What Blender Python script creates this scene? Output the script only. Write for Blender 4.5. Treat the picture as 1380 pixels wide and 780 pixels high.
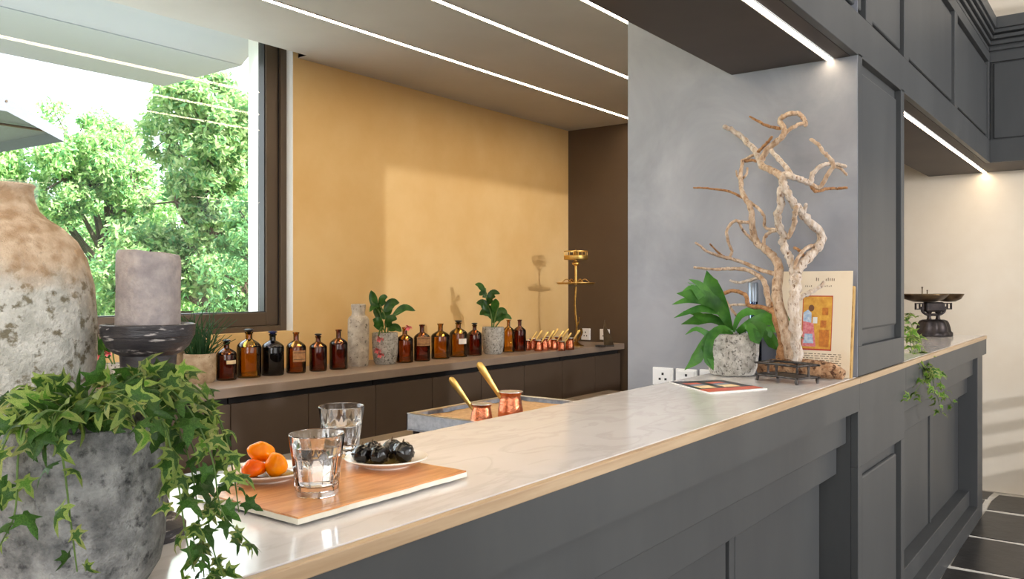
import bpy, bmesh, math, random
from mathutils import Vector, Matrix
PI = math.pi
for o in list(bpy.data.objects): bpy.data.objects.remove(o)
scene = bpy.context.scene
col = scene.collection

# ------------------------------------------------------------------ camera
# world: +X runs along the bar away from the viewer, +Y towards the window wall, Z up (metres)
FPX, CX, HORIZON, CAMH = 1122.0, 690.0, 384.0, 1.48
ALPHA = math.atan(845.0 / FPX)
CA, SA = math.cos(ALPHA), math.sin(ALPHA)
cam_data = bpy.data.cameras.new('camera'); cam = bpy.data.objects.new('camera', cam_data); col.objects.link(cam)
cam.location = (0, 0, CAMH); cam.rotation_euler = (PI/2, 0, ALPHA - PI/2)
cam_data.sensor_width = 36; cam_data.lens = FPX/1380*36
cam_data.shift_y = -(390-HORIZON)/1380
cam_data.clip_start = 0.02
scene.camera = cam

# ------------------------------------------------------------------ world, sun, exposure
scene.view_settings.view_transform = 'Standard'; scene.view_settings.look = 'None'
scene.view_settings.gamma = 1; scene.view_settings.use_curve_mapping = False
scene.view_settings.exposure = 0.45
try:
    scene.cycles.use_denoising = True
    scene.cycles.max_bounces = 10; scene.cycles.transparent_max_bounces = 24
    scene.cycles.sample_clamp_indirect = 6
except Exception: pass
world = bpy.data.worlds.new('sky'); scene.world = world; world.use_nodes = True
bg = world.node_tree.nodes['Background']
bg.inputs['Color'].default_value = (0.86, 0.93, 1.0, 1); bg.inputs['Strength'].default_value = 3.0

def sun(name, energy, direction, color, angle):
    l = bpy.data.lights.new(name, 'SUN'); l.energy = energy; l.color = color; l.angle = angle
    o = bpy.data.objects.new(name, l); col.objects.link(o)
    o.rotation_euler = Vector(direction).to_track_quat('-Z', 'Y').to_euler(); o.location = (0, 0, 12)
    return o
def area(name, loc, direction, sx, sy, power, color):
    l = bpy.data.lights.new(name, 'AREA'); l.shape = 'RECTANGLE'; l.size = sx; l.size_y = sy
    l.energy = power; l.color = color
    o = bpy.data.objects.new(name, l); col.objects.link(o)
    o.location = loc; o.rotation_euler = Vector(direction).to_track_quat('-Z', 'Y').to_euler()
    return o
sun('sun', 18.0, (-0.25, 0.75, -0.95), (1.0, 0.95, 0.85), 0.01)
# tall windows of the guest room (behind and beside the viewer)
area('daylight_guest_window', (-3.3, -1.6, 2.1), (1, 0.25, -0.1), 3.4, 2.6, 130, (0.93, 0.96, 1.0))
area('daylight_guest_window_side', (2.2, -4.3, 2.0), (0, 1, -0.05), 6.0, 2.4, 95, (0.96, 0.97, 1.0))
# daylight entering through the bar window
area('daylight_bar_window', (0.9, 3.98, 2.05), (0.1, -1, -0.25), 3.9, 1.4, 34, (0.93, 0.97, 1.0))
# unseen spot added to throw the pale patch on the yellow wall
sp = bpy.data.lights.new('added_patch_spot', 'SPOT'); sp.energy = 520; sp.color = (0.94, 0.96, 1.0)
sp.spot_size = math.radians(84); sp.spot_blend = 0.25; sp.shadow_soft_size = 0.08
spo = bpy.data.objects.new('added_patch_spot', sp); col.objects.link(spo)
spo.location = (4.1, -4.3, 2.40); spo.rotation_euler = Vector((0.12, 1, -0.06)).to_track_quat('-Z', 'Y').to_euler()

# ------------------------------------------------------------------ picture measurements -> places in the room
def ray(px, py): return ((px-CX)/FPX, (HORIZON-py)/FPX)
def at_D(px, py, D):
    a, b = ray(px, py)
    return Vector((D*CA + a*D*SA, D*SA - a*D*CA, CAMH + b*D))
def at_Z(px, py, z):
    return at_D(px, py, (z-CAMH)*FPX/(HORIZON-py))
def at_Y(px, py, Y):
    a, _ = ray(px, py); return at_D(px, py, Y/(SA - a*CA))
def at_X(px, py, X):
    a, _ = ray(px, py); return at_D(px, py, X/(CA + a*SA))

# ------------------------------------------------------------------ materials
def lin(c):
    r = []
    for v in c[:3]:
        v = v/255.0
        r.append(v/12.92 if v <= 0.04045 else ((v+0.055)/1.055)**2.4)
    return (r[0], r[1], r[2], 1.0)
MATS = {}
def M(name, c1, c2=None, scale=6.0, detail=5.0, lo=.35, hi=.65, rough=.5, metal=0.0, bump=0.0, bscale=None,
      stretch=(1, 1, 1), trans=0.0, ior=1.45, spec=.5, coat=0.0, c3=None, lo3=.6, hi3=.7, scale3=20.0, sss=0.0, rough2=None, dist=0.0):
    m = bpy.data.materials.new(name); m.use_nodes = True; MATS[name] = m
    nt = m.node_tree; n = nt.nodes; L = nt.links; p = n['Principled BSDF']
    p.inputs['Base Color'].default_value = lin(c1); p.inputs['Roughness'].default_value = rough
    p.inputs['Metallic'].default_value = metal; p.inputs['Transmission Weight'].default_value = trans
    p.inputs['IOR'].default_value = ior; p.inputs['Specular IOR Level'].default_value = spec
    p.inputs['Coat Weight'].default_value = coat
    if sss:
        p.inputs['Subsurface Weight'].default_value = sss
        p.inputs['Subsurface Radius'].default_value = (0.02, 0.01, 0.005)
    tc = n.new('ShaderNodeTexCoord'); mp = n.new('ShaderNodeMapping'); mp.inputs['Scale'].default_value = stretch
    L.new(tc.outputs['Object'], mp.inputs['Vector'])
    def noise(s, d=detail):
        t = n.new('ShaderNodeTexNoise'); t.inputs['Scale'].default_value = s; t.inputs['Detail'].default_value = d
        t.inputs['Roughness'].default_value = .6; t.inputs['Distortion'].default_value = dist
        L.new(mp.outputs['Vector'], t.inputs['Vector']); return t
    def ramp(src, a, b, ca, cb):
        r = n.new('ShaderNodeValToRGB'); r.color_ramp.elements[0].position = a; r.color_ramp.elements[1].position = b
        r.color_ramp.elements[0].color = ca; r.color_ramp.elements[1].color = cb
        L.new(src, r.inputs['Fac']); return r
    if c2 is not None:
        t = noise(scale); r = ramp(t.outputs['Fac'], lo, hi, lin(c1), lin(c2)); out = r.outputs['Color']
        if c3 is not None:
            t3 = noise(scale3); r3 = ramp(t3.outputs['Fac'], lo3, hi3, (0, 0, 0, 1), (1, 1, 1, 1))
            mx = n.new('ShaderNodeMix'); mx.data_type = 'RGBA'
            L.new(r3.outputs['Color'], mx.inputs['Factor']); L.new(out, mx.inputs[6]); mx.inputs[7].default_value = lin(c3)
            out = mx.outputs[2]
        L.new(out, p.inputs['Base Color'])
        if rough2 is not None:
            rr = ramp(t.outputs['Fac'], lo, hi, (rough,)*3+(1,), (rough2,)*3+(1,)); L.new(rr.outputs['Color'], p.inputs['Roughness'])
    if bump:
        t = noise(bscale or scale*3); b = n.new('ShaderNodeBump'); b.inputs['Strength'].default_value = bump
        b.inputs['Distance'].default_value = 0.01
        L.new(t.outputs['Fac'], b.inputs['Height']); L.new(b.outputs['Normal'], p.inputs['Normal'])
    return m
def glow(name, color, strength):
    m = bpy.data.materials.new(name); m.use_nodes = True; MATS[name] = m
    nt = m.node_tree; nt.nodes.clear(); e = nt.nodes.new('ShaderNodeEmission'); o = nt.nodes.new('ShaderNodeOutputMaterial')
    e.inputs['Color'].default_value = color; e.inputs['Strength'].default_value = strength
    nt.links.new(e.outputs[0], o.inputs[0]); return m
def thin_glass(name, tint, ior=1.5, rough=0.0, boost=1.0):
    m = bpy.data.materials.new(name); m.use_nodes = True; MATS[name] = m
    nt = m.node_tree; n = nt.nodes; n.clear(); L = nt.links
    t = n.new('ShaderNodeBsdfTransparent'); t.inputs['Color'].default_value = lin(tint)
    g = n.new('ShaderNodeBsdfGlossy'); g.inputs['Roughness'].default_value = rough; g.inputs['Color'].default_value = (1, 1, 1, 1)
    f = n.new('ShaderNodeFresnel'); f.inputs['IOR'].default_value = ior
    mu = n.new('ShaderNodeMath'); mu.operation = 'MULTIPLY'; mu.inputs[1].default_value = boost; mu.use_clamp = True
    mx = n.new('ShaderNodeMixShader'); o = n.new('ShaderNodeOutputMaterial')
    L.new(f.outputs[0], mu.inputs[0]); L.new(mu.outputs[0], mx.inputs[0]); L.new(t.outputs[0], mx.inputs[1]); L.new(g.outputs[0], mx.inputs[2])
    L.new(mx.outputs[0], o.inputs[0]); return m
def leaf_mat(name, c1, c2, rough=.45, transl=.35, scale=18.0):
    m = M(name, c1, c2, scale=scale, rough=rough, spec=.35)
    nt = m.node_tree; n = nt.nodes; L = nt.links; p = n['Principled BSDF']; o = n['Material Output']
    t = n.new('ShaderNodeBsdfTranslucent'); mx = n.new('ShaderNodeMixShader'); mx.inputs[0].default_value = transl
    src = p.inputs['Base Color'].links[0].from_socket
    oi = n.new('ShaderNodeObjectInfo'); hs = n.new('ShaderNodeHueSaturation')
    mr = n.new('ShaderNodeMapRange'); mr.inputs[3].default_value = .7; mr.inputs[4].default_value = 1.3
    L.new(oi.outputs['Random'], mr.inputs[0]); L.new(mr.outputs[0], hs.inputs['Value']); L.new(src, hs.inputs['Color'])
    L.new(hs.outputs[0], p.inputs['Base Color']); L.new(hs.outputs[0], t.inputs['Color'])
    L.new(p.outputs[0], mx.inputs[1]); L.new(t.outputs[0], mx.inputs[2]); L.new(mx.outputs[0], o.inputs[0]); return m

M('yellow_plaster', (219, 180, 118), (227, 193, 136), scale=1.6, rough=.75, bump=.04, bscale=9)
M('grey_ceiling', (184, 181, 176), (194, 191, 186), scale=1.2, rough=.8)
M('brown_wall', (84, 68, 54), (92, 76, 60), scale=1.5, rough=.55)
M('worktop_brown', (136, 118, 104), (146, 128, 112), scale=4, rough=.42, stretch=(1, 1, 1))
M('cabinet_brown', (82, 68, 57), (88, 74, 62), scale=3, rough=.35)
M('gap_dark', (24, 20, 18), rough=.8)
M('pillar_plaster', (124, 126, 134), (158, 159, 166), scale=2.4, rough=.5, lo=.3, hi=.7, bump=.03, bscale=6, dist=.6)
M('panel_paint', (64, 65, 66), (74, 75, 75), scale=3, rough=.45, stretch=(1, 1, .25))
M('soffit_brown', (72, 64, 60), (80, 71, 66), scale=2.5, rough=.6)
M('beige_plaster', (222, 208, 188), (232, 221, 204), scale=1.3, rough=.75)
M('white_paint', (235, 236, 236), rough=.6)
M('canopy_pale', (172, 177, 182), rough=.7)
M('canopy_grey', (160, 166, 172), rough=.7)
M('frame_brown', (92, 78, 64), rough=.4, metal=.2)
M('frame_edge', (40, 38, 38), rough=.4)
M('oak', (190, 164, 132), (170, 142, 110), scale=5, rough=.45, stretch=(.6, 9, 9))
M('slate', (24, 23, 24), (44, 42, 42), scale=7, rough=.3, bump=.2, bscale=14)
M('grout', (226, 220, 208), (206, 200, 190), scale=12, rough=.85)
M('steel', (200, 200, 200), (178, 178, 180), scale=8, rough=.28, metal=1.0)
M('brushed_steel', (186, 190, 198), (150, 154, 164), scale=40, rough=.45, metal=.5)
M('sand', (196, 158, 112), (178, 138, 94), scale=60, rough=.95, bump=.2, bscale=160)
M('copper', (214, 136, 100), (196, 110, 78), scale=40, rough=.25, metal=1.0, bump=.25, bscale=110)
M('tin', (214, 212, 208), (190, 186, 180), scale=30, rough=.3, metal=.9)
M('brass', (226, 190, 116), (206, 164, 86), scale=25, rough=.42, metal=1.0)
M('brass_dark', (170, 130, 66), (120, 90, 44), scale=25, rough=.32, metal=1.0)
M('bronze', (108, 88, 62), (74, 60, 46), scale=9, rough=.35, metal=.9)
M('iron', (40, 36, 36), (62, 54, 52), scale=25, rough=.45, metal=.7)
M('wrought_iron', (44, 40, 38), (84, 78, 74), scale=60, rough=.38, metal=.8, bump=.2, bscale=90)
M('tray_wood', (220, 160, 106), (196, 128, 74), scale=9, rough=.28, stretch=(1.2, 12, 12), c3=(176, 108, 64), lo3=.56, hi3=.74, scale3=4.2)
M('cream_glaze', (236, 230, 214), (220, 212, 192), scale=20, rough=.3)
M('porcelain', (240, 234, 226), rough=.18, coat=.3)
M('syrup', (196, 160, 84), rough=.08, trans=.5)
M('orange_candy', (246, 124, 0), (252, 150, 0), scale=40, rough=.15, spec=.3)
M('orange_candy_deep', (226, 80, 0), (240, 108, 0), scale=40, rough=.15, spec=.3)
M('black_candy', (10, 8, 8), (40, 24, 12), scale=55, lo=.5, hi=.75, rough=.16, spec=.5, coat=.35, bump=.12, bscale=60)
M('plastic_white', (236, 236, 238), rough=.4)
M('socket_dark', (40, 40, 44), rough=.6)
M('soil', (38, 28, 22), (60, 46, 34), scale=60, rough=.95, bump=.6, bscale=90)
M('concrete_pot', (92, 93, 93), (170, 170, 167), scale=34, rough=.85, lo=.34, hi=.66, c3=(58, 59, 60), lo3=.55, hi3=.70, scale3=85, bump=.9, bscale=130)
M('concrete_small', (150, 146, 138), (196, 192, 184), scale=40, rough=.85, c3=(92, 88, 82), lo3=.54, hi3=.64, scale3=95, bump=.5, bscale=160)
M('stoneware', (150, 126, 100), (182, 162, 136), scale=34, rough=.7, c3=(120, 96, 70), lo3=.6, hi3=.68, scale3=70, bump=.3, bscale=120)
M('candle_wax', (142, 133, 132), (176, 164, 158), scale=46, rough=.5, sss=.05, c3=(118, 108, 109), lo3=.48, hi3=.85, scale3=26, bump=.25, bscale=140)
M('wick', (30, 26, 24), rough=.9)
M('turned_wood', (34, 32, 36), (58, 54, 56), scale=14, rough=.4, stretch=(1, 1, 5), c3=(176, 168, 164), lo3=.60, hi3=.66, scale3=26, bump=.3, bscale=40)
M('vase_grey', (150, 138, 124), (190, 178, 162), scale=20, rough=.85, c3=(96, 86, 76), lo3=.58, hi3=.66, scale3=60, bump=.5, bscale=80)
M('driftwood', (212, 190, 166), (170, 136, 106), scale=60, rough=.8, stretch=(1, 1, .5), c3=(104, 74, 52), lo3=.58, hi3=.70, scale3=90, bump=1.0, bscale=130)
M('driftwood_pale', (218, 206, 194), (186, 162, 138), scale=60, rough=.8, stretch=(1, 1, .5), c3=(116, 84, 58), lo3=.57, hi3=.68, scale3=90, bump=1.0, bscale=130)
M('driftwood_brown', (186, 140, 96), (146, 98, 60), scale=50, rough=.8, c3=(90, 58, 36), lo3=.56, hi3=.66, scale3=110, bump=.8, bscale=150)
M('log', (196, 158, 122), (150, 106, 72), scale=36, rough=.85, c3=(84, 52, 32), lo3=.52, hi3=.62, scale3=60, bump=1.0, bscale=90)
M('paper_old', (232, 216, 192), (214, 186, 146), scale=5, rough=.8, lo=.5, hi=.85)
M('page_edges', (206, 168, 104), (160, 124, 72), scale=30, rough=.8, stretch=(14, 1, 1))
M('ink', (96, 74, 54), rough=.8)
M('gold_paint', (222, 170, 70), (196, 136, 48), scale=40, rough=.5)
M('red_paint', (178, 60, 44), rough=.6)
M('pink_paint', (206, 96, 110), (226, 150, 150), scale=90, rough=.6)
M('blue_paint', (140, 170, 206), (206, 216, 226), scale=90, rough=.6)
M('skin_paint', (112, 74, 48), rough=.6)
M('orange_paint', (206, 128, 44), (170, 96, 36), scale=80, rough=.6)
M('magazine_dark', (46, 48, 56), rough=.35)
M('magazine_white', (228, 226, 222), rough=.35)
M('magazine_red', (206, 92, 74), rough=.35)
M('magazine_blue', (120, 132, 158), rough=.35)
M('label_cream', (226, 200, 158), rough=.7)
M('label_tan', (190, 140, 92), (150, 106, 72), scale=60, rough=.7)
M('label_white', (230, 220, 206), rough=.7)
M('stopper_black', (22, 20, 22), rough=.3)
M('stopper_blue', (36, 40, 78), rough=.25)
M('cap_grey', (140, 150, 162), rough=.3, metal=.5)
M('stem_brown', (92, 72, 48), (70, 54, 36), scale=40, rough=.8)
M('stem_green', (92, 118, 52), (70, 96, 40), scale=40, rough=.6)
M('pink_petal', (236, 140, 140), (214, 92, 100), scale=60, rough=.5, sss=.2)
M('bark', (96, 84, 70), (70, 60, 50), scale=8, rough=.9)
M('parasol_cloth', (116, 121, 132), rough=.8)
M('terrace', (196, 190, 180), (180, 174, 164), scale=2, rough=.9)
M('lawn', (96, 120, 60), (120, 140, 76), scale=3, rough=.95)
thin_glass('pane_glass', (248, 250, 251), 1.52)
thin_glass('amber_glass', (222, 186, 120), 1.5, .03)
thin_glass('amber_dark_glass', (204, 156, 112), 1.5, .03)
thin_glass('amber_yellow_glass', (234, 208, 130), 1.5, .03)
thin_glass('blue_black_glass', (120, 112, 122), 1.5, .03)
thin_glass('spirit_glass', (176, 196, 220), 1.5, .03)
M('clear_glass', (255, 255, 255), rough=0.0, trans=1.0, ior=1.47)
M('water', (255, 255, 255), rough=0.0, trans=1.0, ior=1.33)
leaf_mat('ivy_green', (40, 74, 26), (72, 108, 44))
leaf_mat('ivy_cream', (172, 172, 104), (84, 112, 48), scale=60)
leaf_mat('ivy_bright', (70, 116, 32), (104, 146, 50))
leaf_mat('ivy_bright_edge', (96, 132, 50), (156, 168, 90), scale=50)
leaf_mat('fern_green', (44, 96, 34), (84, 140, 52), rough=.35, scale=10)
leaf_mat('glossy_leaf', (34, 72, 28), (64, 104, 40), rough=.25)
leaf_mat('rush_green', (36, 70, 40), (56, 92, 50))
leaf_mat('tree_leaf', (146, 190, 112), (178, 210, 140), transl=.45)  # tree greens paled, putting the pane's hazy reflected veil into the leaf colour
leaf_mat('tree_leaf_dark', (96, 156, 100), (132, 182, 122), transl=.45)
leaf_mat('tree_leaf_light', (190, 218, 150), (212, 230, 176), transl=.45)
glow('led_warm', (1.0, 0.80, 0.55, 1), 30.0)
glow('led_soffit', (1.0, 0.80, 0.56, 1), 24.0)

def jug_material():
    m = M('jug_stone', (176, 174, 164), (206, 203, 194), scale=46, rough=.85, lo=.38, hi=.6, c3=(120, 112, 92), lo3=.53, hi3=.62, scale3=66, bump=.8, bscale=110)
    nt = m.node_tree; n = nt.nodes; L = nt.links; p = n['Principled BSDF']
    src = p.inputs['Base Color'].links[0].from_socket
    tc = n.new('ShaderNodeTexCoord'); sx = n.new('ShaderNodeSeparateXYZ'); L.new(tc.outputs['Object'], sx.inputs[0])
    t = n.new('ShaderNodeTexNoise'); t.inputs['Scale'].default_value = 9; t.inputs['Detail'].default_value = 6; L.new(tc.outputs['Object'], t.inputs['Vector'])
    ma = n.new('ShaderNodeMath'); ma.operation = 'MULTIPLY_ADD'; ma.inputs[1].default_value = .34; L.new(t.outputs['Fac'], ma.inputs[0]); L.new(sx.outputs['Z'], ma.inputs[2])
    mr = n.new('ShaderNodeMapRange'); mr.inputs[1].default_value = .47; mr.inputs[2].default_value = .53; L.new(ma.outputs[0], mr.inputs[0])
    t2 = n.new('ShaderNodeTexNoise'); t2.inputs['Scale'].default_value = 48; t2.inputs['Detail'].default_value = 5; L.new(tc.outputs['Object'], t2.inputs['Vector'])
    r = n.new('ShaderNodeValToRGB'); r.color_ramp.elements[0].position = .36; r.color_ramp.elements[1].position = .62
    r.color_ramp.elements[0].color = lin((170, 140, 108)); r.color_ramp.elements[1].color = lin((210, 188, 162)); L.new(t2.outputs['Fac'], r.inputs[0])
    mx = n.new('ShaderNodeMix'); mx.data_type = 'RGBA'; L.new(mr.outputs[0], mx.inputs['Factor']); L.new(src, mx.inputs[6]); L.new(r.outputs[0], mx.inputs[7])
    L.new(mx.outputs[2], p.inputs['Base Color'])
jug_material()
def marble():
    m = M('marble', (225, 222, 222), (217, 213, 212), scale=3, rough=.12, coat=.2)
    nt = m.node_tree; n = nt.nodes; L = nt.links; p = n['Principled BSDF']
    src = p.inputs['Base Color'].links[0].from_socket
    tc = n.new('ShaderNodeTexCoord'); mp = n.new('ShaderNodeMapping'); mp.inputs['Scale'].default_value = (1.2, 3.2, 1); mp.inputs['Rotation'].default_value = (0, 0, .5)
    t = n.new('ShaderNodeTexNoise'); t.inputs['Scale'].default_value = 3.0; t.inputs['Detail'].default_value = 8; t.inputs['Distortion'].default_value = 1.2
    L.new(tc.outputs['Object'], mp.inputs[0]); L.new(mp.outputs[0], t.inputs['Vector'])
    r = n.new('ShaderNodeValToRGB'); e = r.color_ramp.elements
    e[0].position = .46; e[0].color = (0, 0, 0, 1); e[1].position = .56; e[1].color = (0, 0, 0, 1)
    k = e.new(.505); k.color = (1, 1, 1, 1)
    L.new(t.outputs['Fac'], r.inputs[0])
    mu = n.new('ShaderNodeMath'); mu.operation = 'MULTIPLY'; mu.inputs[1].default_value = .2; L.new(r.outputs[0], mu.inputs[0])
    mx = n.new('ShaderNodeMix'); mx.data_type = 'RGBA'; L.new(mu.outputs[0], mx.inputs['Factor']); L.new(src, mx.inputs[6]); mx.inputs[7].default_value = lin((170, 160, 154))
    L.new(mx.outputs[2], p.inputs['Base Color'])
marble()

# ------------------------------------------------------------------ mesh helpers
class MB:
    def __init__(s): s.v = []; s.f = []; s.mi = []
    def add(s, vs, fs, mi=0):
        k = len(s.v); s.v += [tuple(v) for v in vs]
        for f in fs: s.f.append(tuple(i+k for i in f)); s.mi.append(mi)
        return s
    def box(s, x0, x1, y0, y1, z0, z1, mi=0):
        vs = [(x, y, z) for z in (z0, z1) for y in (y0, y1) for x in (x0, x1)]
        return s.add(vs, [(0, 2, 3, 1), (4, 5, 7, 6), (0, 1, 5, 4), (2, 6, 7, 3), (0, 4, 6, 2), (1, 3, 7, 5)], mi)
    def lathe(s, prof, seg=32, c=(0, 0, 0), closed=False, mi=0, sx=1, sy=1, facet=None):
        n = len(prof); vs = []; fs = []
        for j in range(seg):
            a = 2*PI*j/seg
            for i, (r, z) in enumerate(prof):
                rr = r if facet is None else facet(r, z, a)
                vs.append((c[0]+rr*math.cos(a)*sx, c[1]+rr*math.sin(a)*sy, c[2]+z))
        for j in range(seg):
            k = (j+1) % seg
            for i in range(n-1 if not closed else n):
                ii = (i+1) % n
                fs.append((j*n+i, k*n+i, k*n+ii, j*n+ii))
        if not closed:
            if prof[0][0] > 1e-5: fs.append(tuple(j*n for j in range(seg-1, -1, -1)))
            if prof[-1][0] > 1e-5: fs.append(tuple(j*n+n-1 for j in range(seg)))
        return s.add(vs, fs, mi)
    def tube(s, pts, rad, seg=8, cap=True, mi=0, flat=1.0):
        pts = [Vector(p) for p in pts]; n = len(pts)
        if not hasattr(rad, '__len__'): rad = [rad]*n
        vs = []; fs = []; up = None
        for i, p in enumerate(pts):
            t = (pts[min(i+1, n-1)]-pts[max(i-1, 0)])
            if t.length < 1e-9: t = Vector((0, 0, 1))
            t.normalize()
            if up is None:
                up = Vector((0, 0, 1)) if abs(t.z) < .9 else Vector((1, 0, 0))
            a = t.cross(up)
            if a.length < 1e-6: a = t.orthogonal()
            a.normalize(); b = a.cross(t).normalized(); up = b
            for j in range(seg):
                th = 2*PI*j/seg
                vs.append(p + (a*math.cos(th) + b*math.sin(th)*flat)*rad[i])
        for i in range(n-1):
            for j in range(seg):
                k = (j+1) % seg
                fs.append((i*seg+j, i*seg+k, (i+1)*seg+k, (i+1)*seg+j))
        if cap:
            fs.append(tuple(range(seg-1, -1, -1))); fs.append(tuple((n-1)*seg+j for j in range(seg)))
        return s.add(vs, fs, mi)
    def sphere(s, c, r, seg=16, ring=10, sc=(1, 1, 1), f=None, mi=0):
        vs = []; fs = []
        for i in range(ring+1):
            ph = PI*i/ring
            for j in range(seg):
                th = 2*PI*j/seg
                d = Vector((math.sin(ph)*math.cos(th), math.sin(ph)*math.sin(th), math.cos(ph)))
                k = r*(f(d) if f else 1)
                vs.append((c[0]+d.x*k*sc[0], c[1]+d.y*k*sc[1], c[2]+d.z*k*sc[2]))
        for i in range(ring):
            for j in range(seg):
                k = (j+1) % seg
                fs.append((i*seg+j, (i+1)*seg+j, (i+1)*seg+k, i*seg+k))
        return s.add(vs, fs, mi)
    def prism(s, poly, z0, z1, mi=0):
        n = len(poly)
        vs = [(x, y, z0) for x, y in poly] + [(x, y, z1) for x, y in poly]
        fs = [tuple(range(n-1, -1, -1)), tuple(range(n, 2*n))] + [(i, (i+1) % n, n+(i+1) % n, n+i) for i in range(n)]
        return s.add(vs, fs, mi)
    def mesh(s, name, mats, smooth=None):
        me = bpy.data.meshes.new(name); me.from_pydata(s.v, [], s.f)
        for m in ([mats] if isinstance(mats, str) else mats): me.materials.append(MATS[m])
        if len(set(s.mi)) > 1: me.polygons.foreach_set('material_index', s.mi)
        bm = bmesh.new(); bm.from_mesh(me); bmesh.ops.remove_doubles(bm, verts=bm.verts, dist=1e-6)
        bmesh.ops.recalc_face_normals(bm, faces=bm.faces); bm.to_mesh(me); bm.free()
        if smooth is not None:
            me.polygons.foreach_set('use_smooth', [True]*len(me.polygons))
            me.set_sharp_from_angle(angle=math.radians(smooth))
        me.update(); return me
    def obj(s, name, mats, parent=None, smooth=None, loc=None, bevel=0):
        o = bpy.data.objects.new(name, s.mesh(name, mats, smooth)); col.objects.link(o)
        if parent: o.parent = parent
        if loc is not None: o.location = loc
        if bevel:
            b = o.modifiers.new('bevel', 'BEVEL'); b.width = bevel; b.segments = 2; b.limit_method = 'ANGLE'
        return o
def tag(o, label, cat, group=None, kind=None):
    if label: o['label'] = label
    if cat: o['category'] = cat
    if group: o['group'] = group
    if kind: o['kind'] = kind
    return o
def struct(o, label=None):
    o['kind'] = 'structure'
    if label: o['label'] = label
    return o
def thing(name, label, cat, loc=(0, 0, 0), rz=0.0, group=None):
    o = bpy.data.objects.new(name, None); col.objects.link(o); o.location = loc; o.rotation_euler = (0, 0, rz)
    o.empty_display_size = .05
    return tag(o, label, cat, group)
def inst(mesh_or_obj, name, parent, matrix):
    me = mesh_or_obj.data if hasattr(mesh_or_obj, 'data') else mesh_or_obj
    o = bpy.data.objects.new(name, me); col.objects.link(o); o.parent = parent
    o.matrix_local = matrix; return o
def copy_tree(o, parent=None):
    c = o.copy(); col.objects.link(c); c.parent = parent
    for ch in o.children: copy_tree(ch, c)
    return c
def spline(pts, n=8):
    pts = [Vector(p) for p in pts]
    if len(pts) < 3: return [pts[0].lerp(pts[-1], i/n) for i in range(n+1)]
    out = []
    P = [pts[0]*2-pts[1]] + pts + [pts[-1]*2-pts[-2]]
    for i in range(1, len(P)-2):
        a, b, c, d = P[i-1], P[i], P[i+1], P[i+2]
        for k in range(n):
            t = k/n
            out.append(.5*((2*b)+(c-a)*t+(2*a-5*b+4*c-d)*t*t+(3*b-a-3*c+d)*t**3))
    out.append(pts[-1]); return out

# ------------------------------------------------------------------ main levels of the place
ZC = CAMH-.324                      # top of the bar
YO, YI = .785, 1.26                 # guest edge and inner edge of the bar
ZS = CAMH+.81                       # underside of the bulkhead
YP = .817                           # guest face of pillar and bulkhead
XP0, XP1, YPB = 3.08, 3.80, 1.705   # pillar
ZW, YW, YWALL = CAMH-.46, 3.25, 3.78
ZCEIL = CAMH+1.277
XD = 5.795                          # brown end wall
XR = 6.84                           # beige end wall
XBK = 6.345
ZTOP = CAMH+1.76
X_LEFT, Y_FRONT, Z_HIGH = -3.6, -4.6, 4.1

# ------------------------------------------------------------------ room shell
f = struct(MB().box(X_LEFT, XR+.3, Y_FRONT, YWALL+.3, -.2, -.003).obj('floor', 'grout'))
random.seed(5)
y = YP-.02; r = 0
tile_base = []
while y > -1.6:
    d = .40; x = 3.6 - (0.27 if r % 2 else 0)
    while x < XR-.05:
        L_ = random.uniform(.5, .72); x1 = min(x+L_, XR-.03)
        if x1-x > .1: tile_base.append((x, x1-.05, y-d+.05, y))
        x += L_
    y -= d; r += 1
y = YO+.01
for (x0, x1, y0, y1) in [(6.15, 6.55, .84, 1.16), (6.58, 6.81, .84, 1.16), (6.15, 6.42, 1.2, 1.6), (6.45, 6.81, 1.2, 1.6)] + tile_base:
    def j(): return random.uniform(-.012, .012)
    pts = [(x0+j(), y0+j()), ((x0+x1)/2+j(), y0+j()), (x1+j(), y0+j()), (x1+j(), (y0+y1)/2+j()), (x1+j(), y1+j()), ((x0+x1)/2+j(), y1+j()), (x0+j(), y1+j()), (x0+j(), (y0+y1)/2+j())]
    MB().prism(pts, -.02, random.uniform(-.0006, .001)).obj('tile', 'slate', f)
rest = MB()
xx = X_LEFT+.1
while xx < 3.3:
    yy = -4.4
    while yy < .7:
        rest.box(xx, xx+.42, yy, yy+.3, -.02, 0); yy += .34
    xx += .46
o = rest.obj('tile_field', 'slate', f); o['kind'] = 'stuff'
struct(MB().box(-3.6, XD, 1.3, YWALL, -.003, .0).obj('floor_bar', 'worktop_brown'))

# yellow window wall, opening X -3.2..xw1, sill zsill
xw0 = -3.2
xw1 = at_Y(395, 300, YWALL).x
zsill = 1.225
YEXT = YWALL+.26
w = MB()
w.box(xw1, XR+.3, YWALL, YEXT, 0, 3.3)
w.box(X_LEFT-.2, xw1, YWALL, YEXT, 0, zsill)
w.box(X_LEFT-.2, xw0, YWALL, YEXT, zsill, 3.3)
w.box(xw0, xw1, YWALL, YEXT, 3.07, 3.3)
wb = struct(w.obj('wall_back', 'yellow_plaster'))
# white plastered reveal outside the glazing
struct(MB().box(xw1-.105, xw1-.001, YWALL+.165, YEXT+.004, zsill, 3.07).obj('trim_reveal', 'white_paint'))
struct(MB().box(xw1-.006, xw1-.0005, YWALL-.0005, YWALL+.05, zsill, 3.07).obj('trim_inner_reveal', 'white_paint'))
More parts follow.
